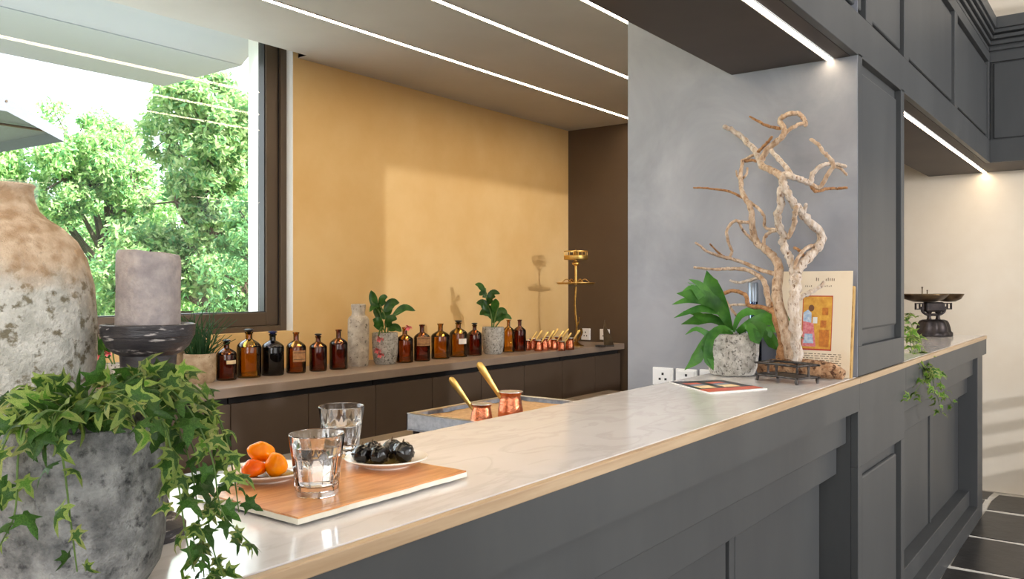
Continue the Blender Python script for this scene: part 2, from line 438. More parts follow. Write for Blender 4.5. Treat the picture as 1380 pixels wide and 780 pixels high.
# bar ceiling with a slot in front of the window
xslot = at_Y(411, 72, 3.72).x
c = MB()
c.box(X_LEFT, XD+.2, YP+.46, 3.70, ZCEIL, ZCEIL+.1)
c.box(xslot, XD+.2, 3.70, YWALL, ZCEIL, ZCEIL+.1)
ceil = struct(c.obj('ceiling', 'grey_ceiling'))
struct(MB().box(X_LEFT, xslot+.1, 3.6, YWALL, 3.075, 3.12).obj('trim_slot_lid', 'white_paint'))
struct(MB().box(xslot, xslot+.012, 3.701, YWALL-.001, ZCEIL+.0015, 3.07).obj('trim_slot_end', 'white_paint'))
struct(MB().box(XD, XR+.3, YPB, YWALL, 0, 3.3).obj('wall_end', 'brown_wall'))
wr = MB(); wr.box(XR, XR+.3, Y_FRONT, YPB, 0, Z_HIGH)
struct(wr.obj('wall_right', 'beige_plaster'))
struct(MB().box(X_LEFT-.2, X_LEFT, Y_FRONT, YWALL, 0, Z_HIGH).obj('wall_left', 'beige_plaster'))
struct(MB().box(X_LEFT-.2, XR+.3, Y_FRONT-.2, Y_FRONT, 0, Z_HIGH).obj('wall_front', 'beige_plaster'))
struct(MB().box(X_LEFT-.2, XR+.3, Y_FRONT-.2, YEXT, Z_HIGH, Z_HIGH+.1).obj('ceiling_high', 'white_paint'))
struct(MB().box(X_LEFT-.2, XR, 1.3, 1.36, ZTOP-.2, Z_HIGH).obj('wall_upper', 'beige_plaster'))

# pillar
rp = .026
pl = struct(MB().box(XP0, XP1, YP, YPB, 0, ZCEIL+.1).obj('wall_pillar', ['panel_paint']))
struct(MB().box(XP0-.004, XP0, YI+.002, YPB, 0, ZC).box(XP0-.004, XP0, YP-rp+.002, YPB, ZC, ZCEIL).obj('wall_pillar_side', 'pillar_plaster'))
struct(MB().box(XP0-.004, XP1, YPB, YPB+.004, 0, ZCEIL).obj('wall_pillar_back', 'pillar_plaster'))
# bulkhead
bk = MB(); bk.box(X_LEFT, XP0, YP, YI-.005, ZS+.004, ZTOP); bk.box(XP0, XP1, YP, YI-.005, ZCEIL+.1, ZTOP); bk.box(XP1, XR, YP, YI-.005, ZS+.004, ZTOP)
bulk = struct(bk.obj('wall_bulkhead', 'panel_paint'))
struct(MB().box(X_LEFT, XP0-.004, YP+.001, YI-.005, ZS, ZS+.0039).obj('ceiling_soffit', 'soffit_brown'))
s2 = MB(); s2.box(XP1, XR, YP+.001, YI-.005, ZS, ZS+.0039); s2.box(XBK+.001, XR, Y_FRONT, YP+.001, ZS, ZS+.0039)
struct(s2.obj('ceiling_soffit_end', 'soffit_brown'))
b2 = struct(MB().box(XBK, XR, Y_FRONT, YP, ZS+.004, ZTOP).obj('wall_bulkhead_end', 'panel_paint'))

# bulkhead facing: rails, stiles and raised panels built proud of the wall
zb0, zb1 = 2.44, 2.955
xs_edges = [at_Y(px, 100, YP).x for px in (1161.5, 1213, 1281.5, 1328)]
xs_edges = [-2.2, -1.3, -.4, .5, 1.4, 2.25] + xs_edges
rp = .026
MB().box(X_LEFT, XBK, YP-rp, YP, ZS+.001, zb0).obj('rail', 'panel_paint', bulk, bevel=.002)
MB().box(X_LEFT, XBK, YP-rp, YP, zb1, 3.02).obj('rail', 'panel_paint', bulk, bevel=.002)
for k, xe in enumerate(xs_edges[1:]):
    MB().box(xe-.045, xe+.045, YP-rp, YP, zb0, zb1).obj('stile', 'panel_paint', bulk, bevel=.002)
MB().box(XBK-.03, XBK, YP-rp, YP, zb0, zb1).obj('stile', 'panel_paint', bulk, bevel=.002)
for a, b_ in zip(xs_edges[:-1], xs_edges[1:]):
    MB().box(a+.062, b_-.062, YP-.014, YP+.002, zb0+.03, zb1-.025).obj('panel', 'panel_paint', bulk, bevel=.006)
for i in range(4):
    z = 3.02+i*.036
    MB().box(X_LEFT, XBK, YP-.022-.012*i, YP, z+.012, z+.036).obj('cornice_band', 'panel_paint', bulk, bevel=.003)
MB().box(X_LEFT, XBK, YP-.07, YP, 3.166, ZTOP).obj('cornice_cap', 'panel_paint', bulk, bevel=.003)
# end bulkhead facing (looks towards -X)
MB().box(XBK-rp, XBK, Y_FRONT, YP-rp, ZS+.001, zb0).obj('rail', 'panel_paint', b2, bevel=.002)
MB().box(XBK-rp, XBK, Y_FRONT, YP-rp, zb1, 3.02).obj('rail', 'panel_paint', b2, bevel=.002)
yy = YP-rp-.02
for k in range(4):
    MB().box(XBK-.014, XBK+.002, yy-.95, yy, zb0+.01, zb1-.005).obj('panel', 'panel_paint', b2, bevel=.006)
    MB().box(XBK-rp, XBK, yy-1.06, yy-.97, zb0, zb1).obj('stile', 'panel_paint', b2, bevel=.002)
    yy -= 1.08
for i in range(4):
    z = 3.02+i*.036
    MB().box(XBK-.022-.012*i, XBK, Y_FRONT, YP-.022-.012*i, z+.012, z+.036).obj('cornice_band', 'panel_paint', b2, bevel=.003)
MB().box(XBK-.07, XBK, Y_FRONT, YP-.07, 3.166, ZTOP).obj('cornice_cap', 'panel_paint', b2, bevel=.003)
# pillar facing above and below the bar
for (z0, z1, name) in ((1.262, 2.30, 'panel'), (.20, .835, 'panel')):
    xa, xb = XP0, XP1
    MB().box(xa, xa+.055, YP-rp, YP, z0, z1).obj('stile', 'panel_paint', pl, bevel=.002)
    MB().box(xb-.055, xb, YP-rp, YP, z0, z1).obj('stile', 'panel_paint', pl, bevel=.002)
    MB().box(xa+.09, xb-.09, YP-.015, YP+.002, z0+.055, z1-.05).obj('panel', 'panel_paint', pl, bevel=.008)
MB().box(XP0, XP1, YP-rp, YP, ZC, 1.262).obj('rail', 'panel_paint', pl, bevel=.002)
MB().box(XP0, XP1, YP-rp, YP, .835, 1.038).obj('rail', 'panel_paint', pl, bevel=.002)
MB().box(XP0, XP1, YP-rp, YP, 0, .20).obj('rail', 'panel_paint', pl, bevel=.002)

# LED lines let into the ceilings
def led(name, x0, x1, yc, z, w_, mat_, label):
    t = thing(name, label, 'light', (x0, yc, z))
    MB().box(0, x1-x0, -w_/2, w_/2, -.003, -.0005).obj('diffuser', mat_, t)
    m = MB(); m.box(0, x1-x0, -w_/2-.004, -w_/2, -.004, -.0005); m.box(0, x1-x0, w_/2, w_/2+.004, -.004, -.0005)
    m.obj('profile', 'white_paint', t)
led('linear_light', X_LEFT+.1, XD-.01, 3.115, ZCEIL, .026, 'led_warm', 'thin warm light line in the grey ceiling beside the yellow wall')
led('linear_light', X_LEFT+.1, XD-.01, 2.51, ZCEIL, .026, 'led_warm', 'thin warm light line in the grey ceiling, middle one of the three')
led('linear_light', X_LEFT+.1, XD-.01, 1.98, ZCEIL, .026, 'led_warm', 'thin warm light line in the grey ceiling closest to the dark bulkhead')
led('soffit_light', X_LEFT+.1, XP0-.01, .885, ZS, .022, 'led_soffit', 'bright light line in the dark underside above the marble bar')
led('soffit_light', XP1+.005, XR-.01, .885, ZS, .022, 'led_soffit', 'bright light line in the underside between pillar and beige wall')

# ------------------------------------------------------------------ window
win = bpy.data.objects.new('window_1', None); col.objects.link(win); win.location = (xw1, YWALL+.05, zsill); win['kind'] = 'structure'
yf0 = .0; H_ = 3.065-zsill
def wpart(name, mat_, *boxes, bevel=.003):
    m = MB()
    for b in boxes: m.box(*b)
    return m.obj(name, mat_, win, bevel=bevel)
WL = xw0-xw1
wpart('outer_frame', 'frame_brown', (-.045, -.001, 0, .11, 0, H_), (WL+.001, -.045, 0, .11, 0, .03), (WL+.001, WL+.05, 0, .11, .03, H_), (WL+.05, -.045, 0, .11, H_-.03, H_))
sash = wpart('sash_frame', 'frame_brown', (-.128, -.050, .02, .09, .034, H_-.04), (WL+.06, -.128, .02, .09, .034, .105), (WL+.06, WL+.14, .02, .09, .105, H_-.04), (WL+.14, -.128, .02, .09, H_-.12, H_-.04))
MB().box(-.134, -.128, .03, .08, .105, H_-.12).box(WL+.14, -.134, .03, .08, .105, .110).obj('gasket', 'frame_edge', sash)
MB().box(-.0500, -.0455, .015, .095, .034, H_-.04).obj('shadow_gap', 'frame_edge', win)
for yy in (.050, .066):
    MB().add([(WL+.14, yy, .11), (-.134, yy, .11), (-.134, yy, H_-.12), (WL+.14, yy, H_-.12)], [(0, 1, 2, 3)]).obj('pane', 'pane_glass', sash)

# ------------------------------------------------------------------ outside: canopy, terrace, parasol, trees
zc1 = 2.785
can = struct(MB().box(-4.5, 2.98, 4.25, 5.10, zc1-.005, zc1+.14).obj('ceiling_canopy', 'canopy_grey'))
ci = MB(); ya, yb_ = YEXT+.005, 4.249
ci.add([(x, y_, z) for x in (-4.5, 2.98) for y_, z in ((ya, zc1+.115), (yb_, zc1), (yb_, zc1+.25), (ya, zc1+.25))],
       [(0, 1, 2, 3), (7, 6, 5, 4), (0, 4, 5, 1), (1, 5, 6, 2), (2, 6, 7, 3), (3, 7, 4, 0)])
struct(ci.obj('ceiling_canopy_inner', 'canopy_pale'))
struct(MB().box(-14, 16, YEXT, 8.2, -.3, -.05).obj('floor_terrace', 'terrace'))
struct(MB().box(-30, 34, 8.2, 50, -.5, -.08).obj('floor_lawn', 'lawn'))
par = thing('garden_parasol', 'grey canvas garden parasol outside the window', 'parasol', (.1, 6.5, -.05))
tip = Vector(at_Y(86, 176, 6.3)); 
pc = Vector((tip.x-1.35, 6.75, 0))
par.location = (pc.x, pc.y, -.05)
m = MB(); topz = tip.z+.10+.05
rim = []
for k in range(8):
    a = 2*PI*k/8 + math.atan2(tip.y-pc.y, tip.x-pc.x)
    rr = (tip.xy-pc.xy).length
    rim.append((math.cos(a)*rr, math.sin(a)*rr, tip.z+.05))
vs = [(0, 0, topz)] + rim + [(x, y, z-.08) for x, y, z in rim]
m.add(vs, [(0, 1+k, 1+(k+1) % 8) for k in range(8)] + [(1+k, 9+k, 9+(k+1) % 8, 1+(k+1) % 8) for k in range(8)])
m.obj('canopy', 'parasol_cloth', par)
MB().lathe([(.025, 0), (.025, topz)], 12).obj('pole', 'frame_brown', par)
MB().lathe([(.3, 0), (.3, .06), (.05, .09)], 20).obj('base', 'iron', par)
for k in range(8):
    MB().tube([(0, 0, topz-.03), Vector(rim[k])*1.0+Vector((0, 0, -.02))], .01, 6).obj('rib', 'frame_brown', par)

def tree(name, label, base, height, blobs, n_leaf, mats, seed, leaf=.07):
    rnd = random.Random(seed)
    t = thing(name, label, 'tree', base, 0, 'trees outside the window')
    mb = MB(); tr = MB()
    tops = []
    tr.tube(spline([(0, 0, -.05), (.05, .03, height*.3), (-.04, .0, height*.6), (0, 0, height*.85)], 5), [.11-.006*i for i in range(16)], 8)
    tot = sum(b[3]**2 for b in blobs)
    vs = []; fs = []; mi = []
    for (bx, by, bz, br) in blobs:
        tr.tube(spline([(0, 0, height*.3+rnd.random()*.2*height), (bx*.5, by*.5, bz*.8), (bx, by, bz)], 4), [.05, .045, .04, .035, .03, .025, .02, .015, .012], 6)
        nsub = int(8+br*10)
        subs = []
        for k in range(nsub):
            d = Vector((rnd.gauss(0, 1), rnd.gauss(0, 1), rnd.gauss(0, 1))).normalized()*br*rnd.uniform(.35, 1.0)
            subs.append((Vector((bx, by, bz))+d, br*rnd.uniform(.2, .5)))
            tr.tube([(bx, by, bz), subs[-1][0]], [.012, .005], 4, cap=False)
        for k in range(int(n_leaf*br*br/tot)):
            c0, cr = rnd.choice(subs)
            d = Vector((rnd.gauss(0, 1), rnd.gauss(0, 1), rnd.gauss(0, .8))).normalized()*cr*rnd.random()**.45
            p = c0+d; s = leaf*rnd.uniform(.6, 1.3)
            nrm = (d.normalized()*.5+Vector((rnd.uniform(-1, 1), rnd.uniform(-1, 1), rnd.uniform(-.2, 1)))).normalized()
            a = nrm.orthogonal().normalized(); a = (Matrix.Rotation(rnd.uniform(0, 6.28), 3, nrm) @ a); b = nrm.cross(a)
            i = len(vs)
            vs += [p-a*s, p-b*s*.42+nrm*s*.1, p+a*s, p+b*s*.42+nrm*s*.1]
            fs.append((i, i+1, i+2, i+3)); mi.append(rnd.choices((0, 1, 2), (5, 3, 3))[0])
    me = bpy.data.meshes.new('foliage'); me.from_pydata([tuple(v) for v in vs], [], fs)
    for q in mats: me.materials.append(MATS[q])
    me.polygons.foreach_set('material_index', mi); me.update()
    o = bpy.data.objects.new('foliage', me); col.objects.link(o); o.parent = t; o['kind'] = 'stuff'
    tr.obj('trunk', 'bark', t, smooth=50)
TM = ['tree_leaf', 'tree_leaf_dark', 'tree_leaf_light']
def blobs(rnd, n, wx, wy, z0, z1, r0, r1):
    return [(rnd.uniform(-wx, wx), rnd.uniform(-wy, wy), rnd.uniform(z0, z1), rnd.uniform(r0, r1)) for _ in range(n)]
R = random.Random(3)
def tree_at(px, D, ztop, wx, n, nl, seed, label, leaf=.042, mats=TM):
    p = at_D(px, 384, D); p.z = -.08
    hz = ztop+.08
    bl = blobs(R, n, wx, wx*.5, .6, hz-.5, .36, .66)
    bl.append((0, 0, hz-.45, .45))
    tree('broadleaf_tree', label, p, hz*.9, bl, nl, mats, seed, leaf)
tree_at(292, 9.7, 4.1, .95, 24, 75000, 11, 'tall sunlit tree beside the window frame, crown reaching the canopy')
tree_at(150, 11.9, 3.95, 1.25, 26, 75000, 12, 'broad sunlit tree behind the stone jug and candle')
tree_at(30, 14.3, 3.4, 1.5, 24, 50000, 13, 'lower pale tree under the tip of the grey parasol')
tree_at(235, 20.0, 5.0, 2.3, 26, 50000, 14, 'darker tree filling the gap behind the two front trees', mats=['tree_leaf_dark', 'tree_leaf_dark', 'tree_leaf'])
tree_at(350, 7.7, 2.35, .5, 12, 30000, 15, 'dense low tree beside the white outer window reveal', leaf=.034, mats=['tree_leaf_dark', 'tree_leaf', 'tree_leaf_dark'])
tree_at(-70, 8.8, 2.9, .9, 16, 20000, 16, 'pale tree standing out past the stone jug')

# ------------------------------------------------------------------ back cabinets and worktop
wt = MB().box(-3.5, XD-.002, YW, YWALL-.002, ZW-.045, ZW).obj('back_worktop', 'worktop_brown', bevel=.003)
tag(wt, 'long brown worktop along the yellow wall carrying bottles and plants', 'worktop')
lines = [at_Y(px, 500, YW+.02).x for px in (311, 416, 506.5, 583, 649, 707, 758, 802, 844)]
gapx = lines[2]-lines[0]
edges = [lines[0]-2*gapx, lines[0]-1.5*gapx, lines[0]-gapx, lines[0]-.5*gapx] + lines[:-1] + [XD-.03]
labs = ['brown two-door cabinet under the worktop, hidden mostly by the potted ivy', 'brown two-door cabinet under the worktop behind the trailing ivy leaves',
        'brown two-door base cabinet behind the water glasses', 'brown two-door base cabinet behind the sand tray left corner',
        'brown two-door base cabinet behind the larger copper pot', 'brown two-door base cabinet touching the brown end wall']
for i in range(0, len(edges)-2, 2):
    x0, xm, x1 = edges[i], edges[i+1], edges[i+2] if i+2 < len(edges) else XD-.03
    t = thing('base_cabinet', labs[min(i//2, 5)], 'cabinet', (x0, YW+.02, 0), 0, 'cabinets under the back worktop')
    MB().box(.004, x1-x0-.004, .022, YWALL-YW-.03, .002, ZW-.047).obj('carcass', 'gap_dark', t)
    dz = ZW-.045-.032
    for a, b in ((0, xm-x0), (xm-x0, x1-x0)):
        MB().box(a+.0025, b-.0025, 0, .02, .10, dz).obj('door', 'cabinet_brown', t, bevel=.0015)
    MB().box(.004, x1-x0-.004, .03, .04, .002, .09).obj('plinth', 'gap_dark', t)

# ------------------------------------------------------------------ bar counter
def bar_top(label, x0, x1, end):
    ct = thing('marble_bar_top', label, 'countertop', (x0, YO, ZC))
    MB().box(0, x1-x0-(.012 if end else 0), .012, YI-YO, -.02, 0).obj('marble_slab', 'marble', ct, bevel=.0015)
    m = MB().box(0, x1-x0, -.004, .011, -.022, -.001)
    if end: m.box(x1-x0-.011, x1-x0, .011, YI-YO, -.022, -.001)
    m.obj('oak_edge', 'oak', ct, bevel=.002)
bar_top('white veined marble bar top with oak edge holding glasses and driftwood', -1.4, XP0-.007, False)
bar_top('white marble bar top with oak edge under the old balance scale', XP1+.002, 6.12, True)
MB().box(XP0-.0065, XP1+.0015, YO-.004, YP-rp-.0005, ZC-.022, ZC-.001).obj('oak_edge', 'oak', pl)
bc = thing('bar_counter', 'long charcoal bar counter with stepped bands and recessed panels before the pillar', 'counter', (0, YO, 0))
def at_bc(m, name, mat_='panel_paint', **k):
    m.v = [(x-bc.location.x, y-YO, z) for x, y, z in m.v]; return m.obj(name, mat_, bc, **k)
zf = 1.038; Yfas = YO
bc_near = bc
bc_far = thing('bar_counter', 'far stretch of charcoal panelled bar counter between pillar and beige wall', 'counter', (XP1, YO, 0))
MB().box(XP0-.0065, XP1+.001, Yfas, YP-rp-.0005, zf, ZC-.022).obj('fascia', 'panel_paint', pl)
for (xa, xb) in ((-1.4, XP0-.008), (XP1+.002, 5.9)):
    bc = bc_near if xa < 0 else bc_far
    xe = 6.12 if xb > 5 else XP0-.0075
    at_bc(MB().box(xa, xe, Yfas, Yfas+.012, zf, ZC-.022), 'fascia', bevel=.0 if xa < 0 else .002)
    at_bc(MB().box(xa, 6.1 if xb > 5 else XP0-.008, YO+.013, YI-.01, zf, ZC-.022), 'top_core')
    at_bc(MB().box(xa, xb, .83, 1.0, .918, zf), 'band', bevel=.003)
    at_bc(MB().box(xa, xb, .862, 1.0, .806, .918), 'band', bevel=.003)
    at_bc(MB().box(xa, xb, .93, YI-.02, .02, .806), 'carcass')
    at_bc(MB().box(xa, xb, .80, .93, .0, .095), 'plinth', bevel=.003)
    at_bc(MB().box(xa, xb, .85, .93, .095, .19), 'plinth_step', bevel=.003)
bc = bc_near
pan_edges = [-1.2, -.35, .5, 1.35, at_Y(981, 740, .92).x, XP0-.01]
for a, b in zip(pan_edges[:-1], pan_edges[1:]):
    at_bc(MB().box(a+.034, b-.034, .912, .932, .19, .806), 'panel', bevel=.003)
    at_bc(MB().box(a-.018, a+.018, .908, .932, .19, .806), 'stile', bevel=.002)
bc = bc_far
xm = at_Y(1250, 620, .92).x
for a, b in ((XP1+.01, xm-.03), (xm+.03, 5.89)):
    at_bc(MB().box(a, b, .912, .932, .19, .806), 'panel', bevel=.003)
at_bc(MB().box(xm-.016, xm+.016, .904, .932, .19, .806), 'stile', bevel=.002)
at_bc(MB().box(5.9, 6.10, .805, 1.24, 0, zf), 'end_post', bevel=.003)
# working shelf behind the bar, hidden below the marble
tag(MB().box(-1.3, XP0-.01, YI+.01, 1.80, 0, CAMH-.445).obj('work_bench', 'cabinet_brown', bevel=.003), 'low brown work bench behind the bar under the sand tray', 'bench')
# ------------------------------------------------------------------ foreground: stone jug, candle, potted ivy
def prof_px(rows, D): return [(r*D/FPX, z) for r, z in rows]
Dj = 1.05; base = at_D(8, 384, Dj); base.z = ZC
jug = thing('stone_jug', 'tall weathered pale stone jug with narrow neck and handle', 'jug', base)
k = Dj/FPX; zz = lambda py: (HORIZON-py)*k + CAMH-ZC
prof = [(0, 0), (88*k, 0), (98*k, .012)]
for r_, py in ((105, 650), (109, 560), (111, 480), (111, 430), (107.5, 385), (98, 347), (86, 324), (68, 306), (50, 294), (40, 284), (34, 268), (32.5, 256), (35, 250)):
    prof.append((r_*k, zz(py)))
prof += [(33*k, zz(247.5)), (25*k, zz(247.5)), (23*k, zz(262)), (24*k, zz(280)), (0, zz(290))]
pp = [(r, z) for r, z in prof]
MB().lathe(pp, 48).obj('body', 'jug_stone', jug, smooth=40)
d = Vector((-SA, CA, 0))*1.0   # picture left
d2 = (d*.75 + Vector((-CA, -SA, 0))*.66).normalized()
hp = [d2*(30*k)+Vector((0, 0, zz(256))), d2*(52*k)+Vector((0, 0, zz(250))), d2*(72*k)+Vector((0, 0, zz(262))), d2*(78*k)+Vector((0, 0, zz(290))), d2*(80*k)+Vector((0, 0, zz(322)))]
MB().tube(spline(hp, 6), .012, 10).obj('handle', 'jug_stone', jug, smooth=60)

cs = at_Z(200, 724, ZC)
st = thing('candle_stand', 'dark turned wooden candle stand with bowl top and rubbed edges', 'candle holder', cs)
kc = 1.066/FPX; zc_ = lambda py: (HORIZON-py)*kc + CAMH-ZC
prof = [(0, 0), (46*kc, 0), (48*kc, .006), (48*kc, .016), (42*kc, .022), (30*kc, .03), (24*kc, .05), (22*kc, .09), (26*kc, .12), (34*kc, zc_(525)), (36*kc, zc_(508)), (35*kc, zc_(492)), (36*kc, zc_(478)), (44*kc, zc_(474)), (52*kc, zc_(466)), (57*kc, zc_(455)), (57.5*kc, zc_(453)), (59*kc, zc_(452)), (60*kc, zc_(440)), (60*kc, zc_(437)), (57*kc, zc_(436)), (52*kc, zc_(441)), (20*kc, zc_(443)), (0, zc_(443))]
MB().lathe(prof, 48).obj('stand', 'turned_wood', st, smooth=32)
cn = thing('pillar_candle', 'thick grey pillar candle with chipped rim on the dark stand', 'candle', cs + Vector((0, 0, zc_(443)+.0005)))
def chip(r, z, a): return r*(1+.012*math.sin(3*a+z*40)+.008*math.sin(7*a))
hc = zc_(338)-zc_(443)
m = MB().lathe([(0, 0), (40.5*kc, 0), (41*kc, .004), (40.5*kc, hc*.5), (41*kc, hc*.8), (40.5*kc, hc*.95), (38*kc, hc), (34*kc, hc-.001), (28*kc, hc-.008), (10*kc, hc-.012), (0, hc-.012)], 40, facet=chip)
m.v = [(x, y, z - (.006*max(0, (x*SA-y*CA)/(41*kc)) if z > hc*.8 else 0)) for x, y, z in m.v]
m.obj('wax', 'candle_wax', cn, smooth=40)
MB().tube([(0, 0, hc-.013), (.001, 0, hc-.004), (.004, .001, hc+.001)], .0012, 6).obj('wick', 'wick', cn)

# ivy leaf: five lobes, pale margin
def ivy_leaf_mesh(name, mats, fold=.25, curl=.3, seed=0):
    rnd = random.Random(seed)
    out = [(0, 0), (.16, -.14), (.38, -.16), (.30, .06), (.40, .20), (.66, .36), (.30, .38), (.17, .52), (.16, .80), (0, 1.18)]
    out = out + [(-x, y) for x, y in reversed(out[1:-1])]
    inn = [(x*.62+0, .36+(y-.36)*.62) for x, y in out]
    vs = []; fs = []
    def z(x, y): return -fold*abs(x)*.8 + .12*math.sin(y*3) - curl*max(0, y-.3)**2 + rnd.uniform(-.02, .02)
    c = (0, .36)
    vs.append((c[0], c[1], z(*c)))
    for x, y in inn: vs.append((x, y, z(x, y)))
    for x, y in out: vs.append((x, y, z(x, y)))
    n = len(out); mb = MB()
    a = [(0, 1+i, 1+(i+1) % n) for i in range(n)]
    b = [(1+i, 1+n+i, 1+n+(i+1) % n, 1+(i+1) % n) for i in range(n)]
    mb.v = vs; mb.f = a+b; mb.mi = [0]*n+[1]*n
    return mb.mesh(name, mats, smooth=60)
LEAVES = [ivy_leaf_mesh('leaf', ['ivy_green', 'ivy_cream'], .3, .3, 1), ivy_leaf_mesh('leaf', ['ivy_green', 'ivy_green'], .45, .15, 2),
          ivy_leaf_mesh('leaf', ['ivy_bright', 'ivy_bright_edge'], .2, .5, 3), ivy_leaf_mesh('leaf', ['ivy_green', 'ivy_bright_edge'], .55, .4, 4)]
def place_leaf(parent, p, direction, normal, size, rnd, meshes, name='leaf'):
    y = Vector(direction).normalized(); n = Vector(normal); n = (n - y*n.dot(y))
    if n.length < 1e-4: n = y.orthogonal()
    n.normalize(); x = y.cross(n)
    m = Matrix((x, y, n)).transposed().to_4x4() @ Matrix.Diagonal((size*rnd.uniform(.85, 1.15), size, size, 1))
    m.translation = p
    return inst(rnd.choice(meshes), name, parent, m)
CAMV = Vector((-CA, -SA, 0)); RIGHT = Vector((SA, -CA, 0)); UP = Vector((0, 0, 1))
def vine(parent, pts, org, rnd, n, size, meshes, rad=.0011, away=None, taper=.35):
    """pts in world space; leaves alternate along the stem"""
    sp_ = [Vector(p)-org for p in spline(pts, 7)]
    MB().tube(sp_, [rad*(1.3-.7*i/len(sp_)) for i in range(len(sp_))], 5).obj('stem', 'stem_green', parent)
    for q in range(n):
        t = (q+rnd.random()*.8)/n; i = min(int(t*(len(sp_)-1)), len(sp_)-2)
        p = sp_[i]; tang = (sp_[i+1]-sp_[i]).normalized()
        side = (tang.cross(UP) if abs(tang.z) < .9 else RIGHT.copy()).normalized()*(1 if q % 2 else -1)
        dr = tang*.6 + side*rnd.uniform(.2, 1.0) + UP*rnd.uniform(-.9, .4) + CAMV*rnd.uniform(-.2, .5)
        nm = UP*rnd.uniform(0, 1.0) + CAMV*rnd.uniform(-.2, 1.0) + side*rnd.uniform(-.6, .8) + RIGHT*rnd.uniform(-.4, .7)
        pet = p + dr.normalized()*size*.35
        place_leaf(parent, pet, dr, nm, size*rnd.uniform(.65, 1.15)*(1-taper*t), rnd, meshes)
rnd = random.Random(21)
Dp = .89; pb = at_D(104, 384, Dp); pb.z = ZC
ivy = thing('potted_ivy', 'variegated ivy trailing from a large rough grey concrete pot', 'potted plant', pb)
kp = Dp/FPX; Rp = 112*kp; Hp = .178
MB().lathe([(0, 0), (Rp*.62, 0), (Rp*.80, .006), (Rp*.93, .025), (Rp*.985, .05), (Rp, .09), (Rp*.985, Hp-.004), (Rp*.965, Hp), (Rp*.88, Hp), (Rp*.86, Hp-.02), (Rp*.85, Hp-.03), (0, Hp-.028)], 56).obj('pot', 'concrete_pot', ivy, smooth=40)
MB().lathe([(0, Hp-.024), (Rp*.5, Hp-.022), (Rp*.848, Hp-.026)], 28).obj('soil', 'soil', ivy, smooth=40)
C0 = pb + UP*(Hp-.02)
def vv(*pts): return [at_D(px, py, D) for px, py, D in pts]
vines = [
  # over the right edge and down to the marble
  ([(120, 560, .90), (180, 520, .90), (225, 545, .90), (255, 620, .90), (268, 700, .89), (275, 778, .88)], 20),
  ([(130, 560, .88), (200, 515, .88), (250, 545, .88), (285, 615, .88), (300, 690, .885), (345, 740, .885)], 20),
  ([(130, 560, .93), (205, 508, .94), (262, 520, .95), (298, 570, .95), (315, 640, .95), (322, 690, .95)], 19),
  ([(110, 560, .86), (170, 525, .85), (215, 560, .84), (238, 640, .84), (250, 720, .84), (262, 770, .85)], 18),
  ([(120, 560, .95), (190, 500, .98), (240, 510, 1.0), (285, 545, 1.0), (305, 600, .99)], 15),
  ([(130, 562, .91), (195, 525, .92), (240, 560, .92), (272, 640, .92), (285, 730, .90), (300, 775, .88)], 17),
  # mound on top
  ([(110, 565, .88), (130, 520, .88), (170, 505, .89), (215, 520, .9)], 13),
  ([(100, 565, .85), (110, 540, .82), (140, 540, .80), (170, 560, .79)], 10),
  ([(95, 565, .88), (90, 530, .87), (60, 520, .86), (25, 535, .86)], 11),
  ([(90, 565, .86), (70, 540, .83), (40, 545, .81), (5, 575, .80)], 11),
  ([(100, 565, .84), (90, 545, .80), (75, 560, .775), (68, 600, .765)], 9),
  ([(110, 565, .92), (100, 515, .94), (60, 525, .92), (10, 532, .90)], 10),
  ([(120, 565, .84), (140, 530, .81), (180, 540, .79), (205, 575, .78)], 11),
  ([(120, 565, .9), (150, 535, .88), (185, 505, .88), (225, 500, .9), (250, 515, .92)], 13),
  # hanging in front of the pot
  ([(90, 565, .84), (70, 560, .78), (85, 620, .765), (95, 700, .765), (104, 770, .77)], 8),
  ([(80, 565, .84), (40, 555, .78), (25, 610, .77), (20, 690, .765), (0, 735, .76)], 10),
  ([(70, 565, .84), (30, 560, .79), (5, 600, .77), (-10, 660, .77)], 9),
]
for pts, n in vines: vine(ivy, vv(*pts), pb, rnd, int(n*1.32), .031, LEAVES + [LEAVES[1], LEAVES[1], LEAVES[3]])

# ------------------------------------------------------------------ serving board with sweets and water
ZT = ZC+.014
F_, R_ = at_Z(401, 697, ZT), at_Z(629, 634, ZT)
L0 = at_Z(322, 671, ZT)
ux = (R_-F_); Lx = ux.length; ux.normalize()
uy = (L0-F_).normalized(); uy = (uy-ux*uy.dot(ux)).normalized(); Ly = .235
org = F_.copy(); org.z = ZC
ang = math.atan2(ux.y, ux.x)
board = thing('serving_board', 'rectangular wood-look serving board with rough cream edges', 'tray', org, ang)
sy = 1 if (-ux.y*uy.x+ux.x*uy.y) > 0 else -1
rb = random.Random(4); N = 22
def edgepts():
    p = []
    for i in range(N): p.append((Lx*i/N, rb.uniform(-.0012, .0012)))
    for i in range(10): p.append((Lx+rb.uniform(-.001, .001), Ly*i/10))
    for i in range(N): p.append((Lx-Lx*i/N, Ly+rb.uniform(-.0012, .0012)))
    for i in range(10): p.append((rb.uniform(-.001, .001), Ly-Ly*i/10))
    return p
ep = edgepts()
e_in = [(min(max(x, .03), Lx-.03), sy*min(max(y_, .03), Ly-.03)) for x, y_ in ep]
ep = [(x, sy*y_) for x, y_ in ep]
MB().prism(ep, .004, .0115).prism(e_in, 0, .004).obj('edge', 'cream_glaze', board)
MB().prism([(Lx/2+(x-Lx/2)*.995, sy*Ly/2+(y_-sy*Ly/2)*.992) for x, y_ in ep], .0115, .014).obj('top', 'tray_wood', board)
def on_board(u, v): return F_ + ux*u + uy*v
